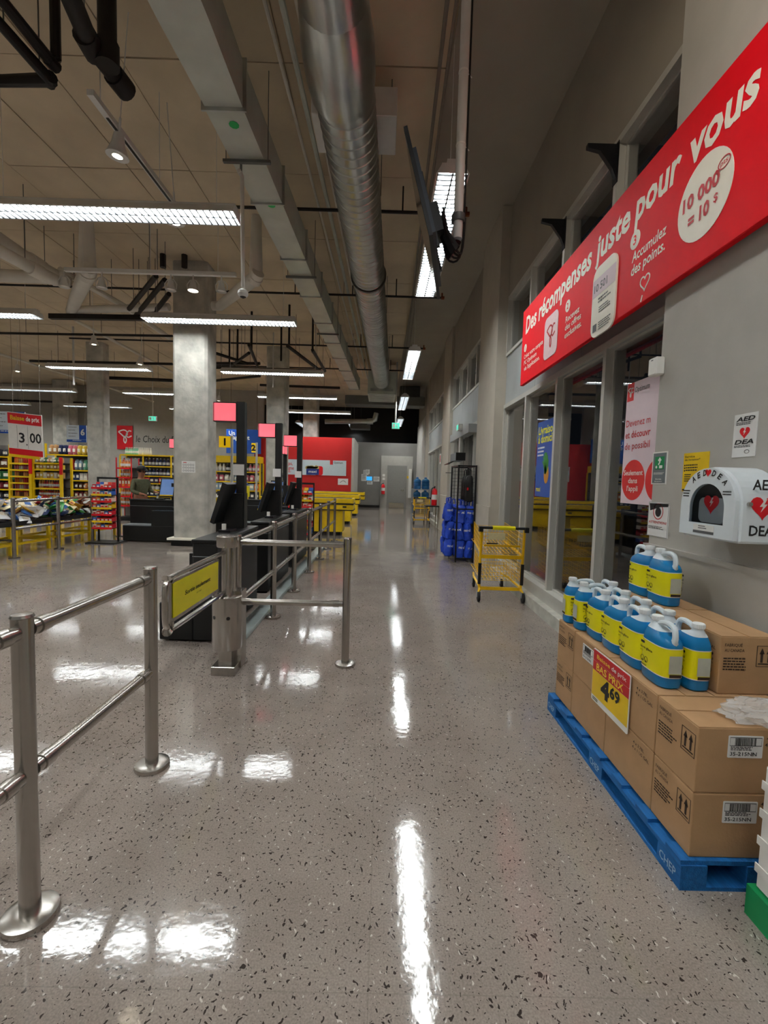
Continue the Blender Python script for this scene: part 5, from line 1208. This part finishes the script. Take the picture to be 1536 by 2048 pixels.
def lane_sign(p0, p1, Y, num, label):
    a = PY(*p0, Y); b = PY(*p1, Y); t = thing('lane_sign', label, 'lane sign', (b.x+.06, Y, 0))
    MB().box((a.x, Y, b.z), (b.x, Y+.08, a.z)).build('sign_box', 'num_yellow', t, True); f = FY(Y-.001)
    mb = MB(); text(mb, f, num, (a.x+b.x)/2, b.z+(a.z-b.z)*.2, (a.z-b.z)*.6, None, .05, 0, 'C'); mb.build('number', 'ink', t, True)
    MB().box((b.x, Y, 0), (b.x+.06, Y+.06, a.z+.02)).build('post', 'alu', t, True); return t
lane_sign((438, 872), (461, 895), 13.25, '1', 'yellow lane sign with the number 1')
lane_sign((503, 886), (511, 905), 15.8, '2', 'farther yellow lane sign half hidden by a black post')
# left part of the lanes, seen between the column and the black posts
def cash_desk(x0, x1, y, label):
    t = thing('cash_desk', label, 'cash desk', ((x0+x1)/2, y, 0))
    MB().box((x0, y, .0), (x1, y+.7, .62)).build('cabinet', 'black', t, True)
    MB().box((x0-.02, y-.03, .62), (x1+.02, y+.75, .7)).build('lower_band', 'yellow', t, True)
    MB().box((x0-.02, y-.02, .7), (x1+.02, y+.74, .74)).build('dark_band', 'black', t, True)
    MB().box((x0-.02, y-.03, .74), (x1+.02, y+.75, .92)).build('upper_band', 'yellow', t, True)
    MB().box((x0-.02, y-.03, .92), (x1+.02, y+.75, .95)).build('desk_top', 'white', t, True)
    MB().box(((x0+x1)/2, y+.2, .95), ((x0+x1)/2+.4, y+.5, 1.2)).build('till', 'black', t, True)
    MB().box((x1-.3, y-.035, .05), (x1, y-.03, .6)).build('side_panel', 'yellow', t, True); return t
cash_desk(-4.9, -3.9, 12.4, 'yellow-banded cash desk right behind the big column')
cash_desk(-3.3, -2.55, 13.4, 'cash desk behind the second black post')
for k, (px_, yy, Y, m, w_, h_) in enumerate([(468, 957, 12.3, 'blue', .5, .3), (484, 957, 12.25, 'label_yellow', .16, .24)]):
    q = PY(px_, yy, Y); o = bevel(MB().box((q.x-w_/2, Y-.04, .951), (q.x+w_/2, Y+.2, .951+h_*1.3)).build('gift_box', m), .01); o.location = (0, .25, 0); tag(o, ['blue display box on the cash desk behind the column', 'small yellow display box on the cash desk'][k], 'box')
# ================================================================== FEATURE WALL PANELS
def panel_px(name, p0, p1, Y, m, label, cat='panel'):
    f = FY(Y-.001); a = f.uv(*p0); b = f.uv(*p1); mb = MB(); f_rect(mb, f, a[0], b[1], b[0], a[1], .02); o = tag(mb.build(name, m), label, cat); return o, f.lift(.0205), a[0], b[1], b[0]-a[0], a[1]-b[1]
o, f, u, v, W_, H_ = panel_px('info_panel', (560, 918), (692, 952), YR, solid('c5d3d8', .5), 'pale panel with red words on the red feature wall', 'panel')
mb = MB(); text(mb, f, 'temps,', u+.1, v+H_*.62, .17, W_*.16, .012); text(mb, f, 'en ligne', u+.1, v+H_*.32, .17, W_*.18, .012); scribble(mb, f, u+.15, v+H_*.2, .5, .08, 1, random.Random(1)); f_rect(mb, f, u+W_*.755, v+H_*.72, u+W_*.8, v+H_*1.0, .003); mb.build('red_words', 'ink_red', o)
mb = MB(); text(mb, f, 'Optimum', u+W_*.815, v+H_*.8, .09, .42, .01); mb.build('brand_text', 'ink', o)
mb = MB(); f_rrect(mb, f, u+W_*.52, v, u+W_*.65, v+H_*.6, .1, .004); mb.build('red_figure', 'red', o)
mb = MB(); f_rect(mb, f.lift(.005), u+W_*.40, v+H_*.02, u+W_*.59, v+H_*.42, .004); bx = mb.build('blue_bag_print', solid('1d2f78', .5), o); mb = MB(); text(mb, f.lift(.01), 'maxi', u+W_*.495, v+H_*.16, .12, .38, .015, 0, 'C'); mb.build('bag_word', 'white', bx)
mb = MB(); rr = random.Random(3)
for k in range(9): f_disc(mb, f.lift(.004), u+W_*(.41+.02*k), v+H_*(.46+.1*rr.random()), .08, t=.002, n=9)
mb.build('groceries_print', solid('b5a05a', .5), o)
o, f, u, v, W_, H_ = panel_px('wall_plan', (676, 957), (696, 970), YR, 'paper', 'white floor-plan sheet on the red wall', 'notice'); mb = MB(); f_line(mb, f, smooth_pts([(u+.1, v+.1), (u+.25, v+.2), (u+.38, v+.12)], 4), .02); mb.build('drawing', 'ink_grey', o)
o, f, u, v, W_, H_ = panel_px('meal_banner', (453, 858), (522, 908), YR+.0 if False else 21.4, 'blue', 'blue banner with white words hanging behind the lane sign', 'banner')
mb = MB(); text(mb, f, 'Un mix', u+W_*.07, v+H_*.76, .19, W_*.47, .03); text(mb, f, "d'appétit", u+W_*.07, v+H_*.58, .19, W_*.6, .03); text(mb, f, 'x.', u+W_*.4, v+H_*.4, .19, None, .03); mb.build('lettering', 'white', o)
MB().cyl((u+.2, 21.42, v+H_), (u+.2, 21.42, CZ), .012, n=5).cyl((u+W_-.2, 21.42, v+H_), (u+W_-.2, 21.42, CZ), .012, n=5).build('hanging_wire', 'steel', o)
# logo square + handwriting on the far wall
o, f, u, v, W_, H_ = panel_px('logo_sign', (234, 851), (266, 899), YP-.05, 'red', 'red square sign with a white looping monogram', 'sign')
pc_logo(f, u+W_*.5, v+H_*.55, W_*.95, W_*.075).build('monogram', 'white', o)
MB().box((u+.1, YP-.06, v+.1), (u+W_-.1, YP, v+H_-.1)).build('backing', 'alu', o)
fw = FY(YP-.002); a = fw.uv(272, 884); b = fw.uv(352, 884)
mb = MB(); text(mb, fw, 'le Choix du Président', a[0], a[1], .34, (b[0]-a[0])*1.55, .0, .12); o = tag(mb.build('wall_lettering', 'ink'), 'black handwritten-style lettering on the grey far wall', 'lettering')
# ================================================================== SNACK TABLES WITH BAGS
rs = random.Random(21)
BAGC = {'white': 'e4e4e2', 'green': '2f8a3a', 'blue': '3a6ab0', 'brown': '9a5a3a', 'red': 'b8272e', 'cream': 'e8d9b0', 'gold': 'c79a2e', 'teal': '2b7a8a', 'dark blue': '23345e'}
bagp = {}
def snack_bag(cn):
    if cn not in bagp:
        mb = MB(); W_, H_ = .12, .16; n = 9; m_ = 7; top = []; bot = []; rr = random.Random(len(bagp))
        for j in range(m_):
            for i in range(n):
                u, v = i/(n-1)*2-1, j/(m_-1)*2-1
                th = .045*max(0, 1-abs(u)**3)*max(0, 1-abs(v)**4)
                top.append(V(u*W_*(1-.06*v*v), v*H_, th+rr.uniform(-.006, .006)*(abs(v) < .9))); bot.append(V(u*W_*(1-.06*v*v), v*H_, -th-.001))
        N_ = n*m_; fs = []
        for j in range(m_-1):
            for i in range(n-1):
                a = j*n+i; fs += [(a, a+1, a+n+1, a+n), (N_+a, N_+a+n, N_+a+n+1, N_+a+1)]
        for j in range(m_-1): fs += [(j*n, (j+1)*n, N_+(j+1)*n, N_+j*n), (j*n+n-1, N_+j*n+n-1, N_+(j+1)*n+n-1, (j+1)*n+n-1)]
        mb.add(top+bot, fs, True); o = mb.build('snack_bag', solid(BAGC[cn], .3), ang=60)
        m2 = MB(); e = MB()
        for s in (-1, 1): m2.box((-.06, -.07, s*.047-.002), (.06, .06, s*.047+.002)); e.box((-W_*.93, s*H_-.012, -.003), (W_*.93, s*H_+.004, .003))
        m2.build('label_patch', solid({'white': 'd3c6b2', 'green': 'e8e4c8', 'blue': 'f0f0ee', 'brown': 'd9a06a', 'red': 'f0d9c0', 'cream': '2f5fa0', 'gold': 'a02820', 'teal': 'f0efe8', 'dark blue': 'd0d8e8'}[cn], .35), o); e.build('crimp', solid(BAGC[cn], .25, .4), o)
        bagp[cn] = o; return o
    return dup(bagp[cn])
def snack_table(x0, x1, y0, y1, cols_, label, tn, n):
    t = thing('snack_table', label, 'table', ((x0+x1)/2, (y0+y1)/2, 0), group='yellow-legged snack tables')
    for x in (x0+.03, x1-.03):
        for y in (y0+.03, y1-.03): MB().box((x-.025, y-.025, 0), (x+.025, y+.025, .52)).build('leg', 'yellow', t, True)
        MB().box((x-.02, y0+.05, .17), (x+.02, y1-.05, .21)).build('side_bar', 'yellow', t, True)
    for y in (y0+.03, y1-.03): MB().box((x0+.05, y-.02, .17), (x1-.05, y+.02, .21)).build('cross_bar', 'yellow', t, True)
    MB().box((x0-.02, y0-.02, .52), (x1+.02, y1+.02, .555)).build('tray', 'black', t, True)
    MB().box((x1+.005, y0-.02, .555), (x1+.02, y1+.02, .60)).box((x0-.02, y0-.02, .555), (x0-.005, y1+.02, .6)).box((x0, y0-.02, .555), (x1, y0-.005, .6)).build('tray_lip', 'black', t, True)
    for i in range(n):
        lay = i/n; u, v = rs.random(), rs.random()
        z = .61+.32*lay*(1-.5*abs(2*u-1)**2)
        o = snack_bag(rs.choice(cols_)); cn = [k for k, vv in BAGC.items() if o.data.materials[0].name.startswith('paint_'+vv)][0]
        o.location = (x0+.1+u*(x1-x0-.16), y0+.12+v*(y1-y0-.24), z); o.rotation_euler = (rs.uniform(-.9, .9), rs.uniform(-.8, .8), rs.uniform(0, 6.28)); s = rs.uniform(.62, .82); o.scale = (s, s, s)
        tag(o, f'{cn} snack bag in the heap on the {tn}', 'snack bag', f'{cn} bags heaped on the {tn}')
snack_table(-7.35, -6.5, 6.6, 7.95, ['white', 'white', 'white', 'cream', 'teal'], 'yellow-legged snack table at the left edge, nearest', 'nearest snack table', 60)
snack_table(-7.35, -6.5, 8.0, 8.86, ['white', 'white', 'white', 'white', 'cream', 'blue', 'gold'], 'yellow-legged snack table with white and blue bags', 'second snack table', 80)
snack_table(-7.35, -6.5, 9.1, 10.1, ['green', 'green', 'blue', 'dark blue', 'red', 'cream', 'gold'], 'yellow-legged snack table with green and blue bags', 'third snack table', 85)
snack_table(-7.35, -6.5, 10.2, 11.05, ['brown', 'brown', 'brown', 'white'], 'yellow-legged snack table with brown bags, farthest', 'fourth snack table', 60)

# ================================================================== SHELVING WITH GOODS
PROT = {}
def item(kind, c, w_, d, h):
    k = (kind, c, round(w_, 3), round(h, 3))
    if k in PROT: return dup(PROT[k])
    m = solid(c, .4)
    if kind == 'bottle':
        r = w_*.45; o = MB().lathe([(r*.9, 0), (r, .01), (r, h*.6), (r*.45, h*.8), (r*.4, h*.93)], n=10).build('bottle', m); MB().lathe([(r*.45, h*.93), (r*.45, h), (.001, h)], n=8).build('cap', 'white', o); MB().lathe([(r*1.01, h*.2), (r*1.02, h*.22), (r*1.02, h*.5), (r*1.01, h*.52)], n=10).build('label', 'paper', o)
    elif kind == 'jar':
        r = w_*.46; o = MB().lathe([(r*.9, 0), (r, .01), (r, h*.72), (r*.8, h*.82)], n=10).build('jar', m); MB().lathe([(r*.85, h*.82), (r*.87, h*.84), (r*.87, h), (.001, h)], n=10).build('lid', 'red', o)
    elif kind == 'bag':
        o = bag_mesh(w_*.95, h, d, len(PROT), None).build('packet', m); MB().box((-w_*.25, -d*.56, h*.3), (w_*.25, -d*.5, h*.65)).build('label', 'cream', o)
    else:
        o = bevel(MB().box((-w_*.46, -d/2, 0), (w_*.46, d/2, h)).build('package', m), .004); MB().box((-w_*.3, -d/2-.003, h*.35), (w_*.3, -d/2, h*.75)).build('label', 'cream', o)
    PROT[k] = o; return o
CN = {'c9302c': 'red', 'd9772b': 'orange', 'e0c04a': 'yellow', '6b3f2a': 'brown', 'b98a5a': 'tan', '2f6a3f': 'green', '23305a': 'navy', 'ded8cc': 'white', '3a2c4a': 'plum', 'e9a05c': 'light orange', '8a2f3a': 'maroon', '7ac0a0': 'mint', 'c86a7a': 'pink', '9ab0c0': 'pale blue', '2b2b30': 'black'}
def shelving(x0, x1, y, depth, zs, label, where, fill, frame='yellow', back='wall_dark', ztop=None, posts=None, pw_=.03):
    """shelf unit facing -Y. zs: shelf heights; fill: per shelf (kind, colours, count, height)"""
    t = thing('shelf_unit', label, 'shelf unit', ((x0+x1)/2, y+depth/2, 0))
    zt = ztop or zs[-1]+.42
    MB().box((x0, y+depth-.03, 0), (x1, y+depth, zt)).build('back_panel', back, t, True)
    for x in (posts or (x0, x1)): [MB().box((x-pw_, yy, 0), (x+pw_, yy+.05, zt)).build('upright', frame, t, True) for yy in (y+.0, y+depth-.05)]
    MB().box((x0, y, 0), (x1, y+depth-.03, .12)).build('plinth', 'black', t, True)
    for i, z in enumerate(zs):
        MB().box((x0+.03, y, z-.03), (x1-.03, y+depth-.03, z)).build('shelf', 'black', t, True)
        MB().box((x0+.03, y-.012, z-.045), (x1-.03, y, z+.005)).build('price_rail', frame, t, True)
    on = ['bottom', 'second', 'third', 'fourth', 'fifth', 'sixth', 'seventh']
    for i, z in enumerate(zs):
        kind, cs, n, h = fill[i % len(fill)]; h = min(h, (zs[i+1] if i+1 < len(zs) else zt)-z-.055) if (i+1 < len(zs)) else h
        w_ = (x1-x0-.1)/n; run = max(1, n//4)
        for j in range(n):
            c = cs[(j//run) % len(cs)]; o = item(kind, c, w_, min(.22, depth*.5), h); o.location = (x0+.05+(j+.5)*w_, y+.16, z+.001)
            tag(o, f'{CN[c]} {kind if kind != "box" else "package"}, {ORD[j]} from the left, {on[i]} shelf, {where}', 'grocery', f'goods on the {where}')
    return t
def xat(px_, Y): return PY(px_, 945, Y).x
# endcap under the price sign
Y = 14.0
shelving(xat(18, Y), xat(60, Y), Y, .5, [.45, .72, .95, 1.15, 1.35, 1.55, 1.75], 'yellow endcap shelf with small jars, under the 3,00 sign', 'jar endcap', [('jar', ['d9772b', 'b98a5a', 'c9302c'], 8, .17), ('jar', ['e9a05c', '6b3f2a'], 8, .16), ('jar', ['c86a7a', 'ded8cc'], 8, .16)], ztop=1.96)
shelving(xat(66, Y), xat(122, Y), Y, .5, [.5, .75, 1.0, 1.3, 1.58, 1.78], 'endcap shelf with red end posts and orange bottles', 'red-posted endcap', [('bottle', ['d9772b', 'c9302c'], 9, .22), ('bottle', ['c9302c', 'd9772b'], 10, .22), ('bottle', ['e9a05c', 'c9302c'], 10, .24), ('box', ['b98a5a', 'e0c04a', 'ded8cc'], 7, .18), ('box', ['e0c04a', 'b98a5a'], 7, .14), ('bag', ['b98a5a', 'ded8cc', '2f6a3f'], 7, .16)], ztop=1.96)
for k, px_ in enumerate((63, 124)):
    x = xat(px_, Y); o = MB().box((x-.04, Y-.06, 0), (x+.04, Y-.02, 1.42)).build('end_post', 'yellow'); tag(o, ['red and yellow post between the two endcap shelves', 'red and yellow post at the right end of the endcap'][k], 'post'); MB().box((x-.04, Y-.06, 1.42), (x+.04, Y-.02, 1.95)).build('red_top', 'red', o)
# gondola behind
Y = 18.0
shelving(xat(92, Y), xat(183, Y), Y, .6, [.5, .85, 1.2, 1.6, 2.2], 'yellow-edged gondola of packets left of the second column', 'gondola behind the endcap', [('bag', ['8a2f3a', 'b98a5a', '6b3f2a'], 10, .26), ('bag', ['6b3f2a', 'e9a05c', '3a2c4a'], 10, .26), ('box', ['23305a', 'ded8cc', '8a2f3a'], 11, .28), ('bag', ['7ac0a0', 'c86a7a', 'c9302c', '9ab0c0'], 10, .42), ('bag', ['b98a5a', '23305a', 'c86a7a', 'e0c04a'], 9, .38)])
Y = 16.0
shelving(-15.5, xat(20, Y), Y, .6, [.5, .85, 1.2, 1.6, 2.0], 'gondola at the left edge of the picture', 'left-edge gondola', [('bag', ['8a2f3a', '2b2b30'], 8, .26), ('bag', ['c9302c', '8a2f3a'], 8, .26), ('box', ['7ac0a0', '2f6a3f'], 8, .28), ('bag', ['b98a5a', '6b3f2a'], 6, .42)])
# wall shelf under the handwriting
Y = 21.2
shelving(xat(240, Y), xat(346, Y), Y, .6, [.5, .8, 1.1, 1.45, 1.9], 'yellow-framed wall shelf under the handwritten lettering', 'wall shelf', [('box', ['2b2b30', '23305a'], 11, .22), ('bottle', ['8a2f3a', 'ded8cc'], 11, .25), ('box', ['c9302c', '3a2c4a'], 11, .26), ('bottle', ['23305a', '3a2c4a'], 14, .32), ('bottle', ['3a2c4a', '23305a'], 14, .36)], ztop=2.36, posts=[xat(240, Y), xat(286, Y), xat(342, Y)])
o = MB().box((xat(240, Y), Y, 2.36), (xat(346, Y), Y+.6, 2.42)).build('shelf_canopy', 'yellow'); tag(o, 'yellow canopy board on top of the wall shelf', 'board')
for j in range(16):
    o = item('bottle', '7ac0a0' if j < 8 else 'ded8cc', .1, .1, .34); o.location = (xat(247+j*3.3, Y), Y+.25, 2.421); tag(o, f'{"mint" if j < 8 else "white"} bottle on top of the wall shelf, {ORD[j % 8]} from the left of its colour', 'bottle', 'bottles on the wall shelf canopy')
Y = 14.5
shelving(xat(232, Y), xat(262, Y), Y, .5, [.5, .8, 1.1, 1.4, 1.7], 'narrow red and orange promotional shelf right of the second column', 'narrow promotional shelf', [('bottle', ['d9772b', 'e9a05c'], 7, .26), ('bottle', ['e9a05c', 'd9772b'], 7, .26), ('box', ['c9302c', 'd9772b'], 4, .24)], frame='red', ztop=2.02, pw_=.008)
Y = 20.6
shelving(xat(424, Y), xat(520, Y), Y, .6, [.5, .9, 1.3, 1.75], 'yellow-topped shelf right of the big column', 'shelf behind the cash desk', [('box', ['2b2b30', '23305a'], 10, .28), ('box', ['9ab0c0', 'd9772b', '23305a'], 9, .3), ('bag', ['c86a7a', 'ded8cc', '9ab0c0'], 9, .3), ('bottle', ['ded8cc', '2b2b30', '2f6a3f', 'c86a7a'], 12, .34)], ztop=2.15)
o = MB().box((xat(424, Y), Y-.05, 2.15), (xat(520, Y), Y+.6, 2.45)).build('shelf_canopy', 'yellow'); tag(o, 'yellow fascia board above the shelf right of the column', 'board')
# hanging price sign 3,00
Y = 12.6; a = PY(18, 823, Y); b = PY(88, 912, Y); W_, H_ = b.x-a.x, PY(52, 824, Y).z-PY(52, 908, Y).z; zb_ = PY(52, 908, Y).z
t = thing('price_sign', 'large red and white price sign reading 3,00', 'price sign', ((a.x+b.x)/2, Y, zb_))
tl = Fr((a.x, Y, zb_), V(1, 0, -.085), V(-.06, 0, 1)); tl.v = V(-.02, 0, 1).normalized(); tl.n = V(0, -1, 0)
mb = MB(); f_rect(mb, tl, 0, 0, W_, H_, .03); mb.build('board', 'white', t, True); g = tl.lift(.031)
mb = MB(); f_rect(mb, g, 0, H_*.73, W_, H_*.98, .004); f_rect(mb, g, 0, .0, W_, H_*.14, .004); mb.build('red_field', 'red', t, True)
mb = MB(); f_rect(mb, g, W_*.05, -H_*.07, W_*.9, 0, .004); mb.build('yellow_strip', 'yellow', t, True)
mb = MB(); g2 = g.lift(.006); text(mb, g2, 'Baisse', W_*.08, H_*.82, .12, W_*.42, .03); mb.build('yellow_word', 'yellow', t, True); mb = MB(); text(mb, g2, 'de prix', W_*.54, H_*.82, .12, W_*.4, .03); mb.build('white_words', 'white', t, True)
mb = MB(); text(mb, g, '3', W_*.31, H_*.3, .26, W_*.17, .02); text(mb, g, ',', W_*.52, H_*.25, .18, None, .0); text(mb, g, '00', W_*.63, H_*.32, .26, W_*.34, .02); f_rect(mb, g, W_*.26, H_*.16, W_*.265, H_*.7, .002); f_rect(mb, g, W_*.575, H_*.16, W_*.58, H_*.7, .002); mb.build('price', 'ink', t, True)
for s in (.1, .9): MB().cyl((a.x+W_*s, Y+.02, zb_+H_*.9), (a.x+W_*s, Y+.02, CZ), .006, n=5).build('hanging_wire', 'steel', t, True)
# aisle signs
def aisle_sign(p0, p1, Y, num, label):
    a = PY(*p0, Y); b = PY(*p1, Y); W_, H_ = b.x-a.x, a.z-b.z; t = thing('aisle_sign', label, 'aisle sign', ((a.x+b.x)/2, Y, b.z)); f = FY(Y, a.x, b.z)
    mb = MB(); f_rect(mb, f, 0, 0, W_, H_, .03); mb.build('board', solid('d5dfe8', .5), t, True); g = f.lift(.031)
    mb = MB(); f_rect(mb, g, W_*.64, H_*.16, W_, H_, .004); f_rect(mb, g, 0, 0, W_, H_*.15, .004); mb.build('blue_field', 'blue', t, True)
    mb = MB(); text(mb, g.lift(.006), num, W_*.82, H_*.42, H_*.35, None, .04, 0, 'C'); scribble(mb, g.lift(.006), W_*.3, H_*.12, W_*.6, H_*.08, 1, random.Random(1)); mb.build('number', 'white', t, True)
    mb = MB()
    for k in range(4): scribble(mb, g, W_*.1, H_*(.9-.18*k), W_*.45, H_*.07, 1, random.Random(k))
    mb.build('print', 'ink_grey', t, True)
    for s in (.1, .9): MB().cyl((a.x+W_*s, Y+.02, a.z), (a.x+W_*s, Y+.02, CZ), .006, n=5).build('hanging_wire', 'steel', t, True)
aisle_sign((134, 850), (174, 885), 17.0, '6', 'blue and white aisle sign with the number 6'); aisle_sign((-30, 822), (52, 868), 13.2, '7', 'blue and white aisle sign cut by the left edge')

# ================================================================== PERSON BEHIND THE LEFT SELF-CHECKOUT
def skin_body(name, verts, edges, root, m, label=None):
    me = bpy.data.meshes.new(name); me.from_pydata([v[:3] for v in verts], edges, []); o = bpy.data.objects.new(name, me); COL.objects.link(o)
    o.modifiers.new('skin', 'SKIN').use_smooth_shade = True; sl = me.skin_vertices[0].data
    for i, v in enumerate(verts): sl[i].radius = (v[3], v[4] if len(v) > 4 else v[3]); sl[i].use_root = (i == root)
    o.modifiers.new('sub', 'SUBSURF').levels = 2
    dg = bpy.context.evaluated_depsgraph_get(); m2 = bpy.data.meshes.new_from_object(o.evaluated_get(dg)); bpy.data.objects.remove(o); bpy.data.meshes.remove(me)
    m2.name = name; m2.materials.clear(); m2.materials.append(M[m]); o2 = bpy.data.objects.new(name, m2); COL.objects.link(o2); return o2
# body: facing local -y, looking down at the machine on the right
bv = [(0, 0, .95, .15, .115), (0, 0, 1.12, .14, .11), (0, -.01, 1.32, .165, .12), (0, 0, 1.43, .11, .085), (0, -.01, 1.49, .055), (0, -.035, 1.555, .07, .085), (0, -.045, 1.64, .078, .095), (0, -.03, 1.70, .06, .075),
      (-.19, 0, 1.40, .06), (-.25, -.02, 1.14, .047), (-.20, -.24, 1.08, .036), (-.18, -.31, 1.07, .03, .02),
      (.19, 0, 1.40, .06), (.25, -.04, 1.15, .047), (.19, -.27, 1.12, .036), (.17, -.34, 1.12, .03, .02),
      (-.095, 0, .86, .095), (-.1, -.01, .48, .065), (-.105, .02, .09, .045), (-.11, -.12, .04, .04, .03),
      (.095, 0, .86, .095), (.1, -.01, .48, .065), (.105, .02, .09, .045), (.11, -.12, .04, .04, .03)]
be = [(0, 1), (1, 2), (2, 3), (3, 4), (4, 5), (5, 6), (6, 7), (2, 8), (8, 9), (9, 10), (10, 11), (2, 12), (12, 13), (13, 14), (14, 15), (0, 16), (16, 17), (17, 18), (18, 19), (0, 20), (20, 21), (21, 22), (22, 23)]
for s, w_ in ((-1, 11), (1, 15)):      # fingers
    bx_, by_, bz_ = bv[w_][:3]
    for k in range(4):
        i = len(bv); fx_ = bx_+(k-1.5)*.018; L_ = (.05, .058, .054, .042)[k]
        bv += [(fx_, by_-.035, bz_, .009), (fx_, by_-.035-L_*.6, bz_-.012, .0085), (fx_, by_-.035-L_, bz_-.032, .0075)]; be += [(w_, i), (i, i+1), (i+1, i+2)]
    i = len(bv); bv += [(bx_-s*.04, by_-.01, bz_-.005, .01), (bx_-s*.052, by_-.045, bz_-.015, .009)]; be += [(w_, i), (i, i+1)]
pe = skin_body('person', bv, be, 0, 'skin')
tag(pe, 'person in a black cap and olive jacket standing behind the left self-checkout', 'person')
jv = [(v[0], v[1], v[2], v[3]*1.14, (v[4] if len(v) > 4 else v[3])*1.14) for v in [bv[0], bv[1], bv[2], bv[3], bv[8], bv[9], bv[10], bv[12], bv[13], bv[14]]]
jk = skin_body('jacket', jv, [(0, 1), (1, 2), (2, 3), (2, 4), (4, 5), (5, 6), (2, 7), (7, 8), (8, 9)], 0, 'olive'); jk.parent = pe
tv_ = [(v[0], v[1], v[2], v[3]*1.12, (v[4] if len(v) > 4 else v[3])*1.12) for v in [bv[0], bv[16], bv[17], bv[18], bv[20], bv[21], bv[22]]]
tr_ = skin_body('trousers', tv_, [(0, 1), (1, 2), (2, 3), (0, 4), (4, 5), (5, 6)], 0, 'denim'); tr_.parent = pe
cp = MB(); cp.loft([[V(.098*s*math.cos(q), -.035+.115*s*math.sin(q), z) for q in [2*math.pi*i/18 for i in range(18)]] for s, z in ((1, 1.685), (1.02, 1.71), (.95, 1.75), (.75, 1.785), (.35, 1.805))]); c_ = cp.build('cap', 'black', pe)
MB().loft([[V(.085*math.cos(q), -.11-.1*max(0, math.sin(q)), z-.03*max(0, math.sin(q))) for q in [math.pi*i/10 for i in range(11)]] for z in (1.69, 1.70)], True).build('peak', 'black', c_)
MB().lathe([(.09, 0), (.095, .03), (.06, .06)], (0, -.02, 1.625), 14).build('hair', 'black', pe)
fc = MB()
for s in (-1, 1): fc.lathe([(.001, -.012), (.01, -.006), (.012, 0), (.01, .006), (.001, .012)], (s*.033, -.128, 1.635), 8, 'x')
fc.build('eyes', 'ink', pe); MB().prism([V(-.012, -.125, 1.60), V(.012, -.125, 1.60), V(0, -.125, 1.64)], (0, -.028, -.004)).build('nose', 'skin', pe); MB().box((-.022, -.118, 1.567), (.022, -.11, 1.573)).build('mouth', solid('8a4a40', .6), pe)
for s in (-1, 1): MB().lathe([(.001, -.008), (.022, -.004), (.024, .004), (.001, .008)], (s*.093, -.03, 1.63), 10, 'x').build('ear', 'skin', pe)
sh = []
for s in (-1, 1): bevel(MB().box((s*.108-.05, -.2, 0), (s*.108+.05, .07, .085)).build('shoe', 'black', pe), .02, 2)
q = PY(281, 960, 11.1); pe.location = (q.x, 11.1, 0); pe.rotation_euler = (0, 0, math.radians(68)); pe.scale = (1, 1, .955)
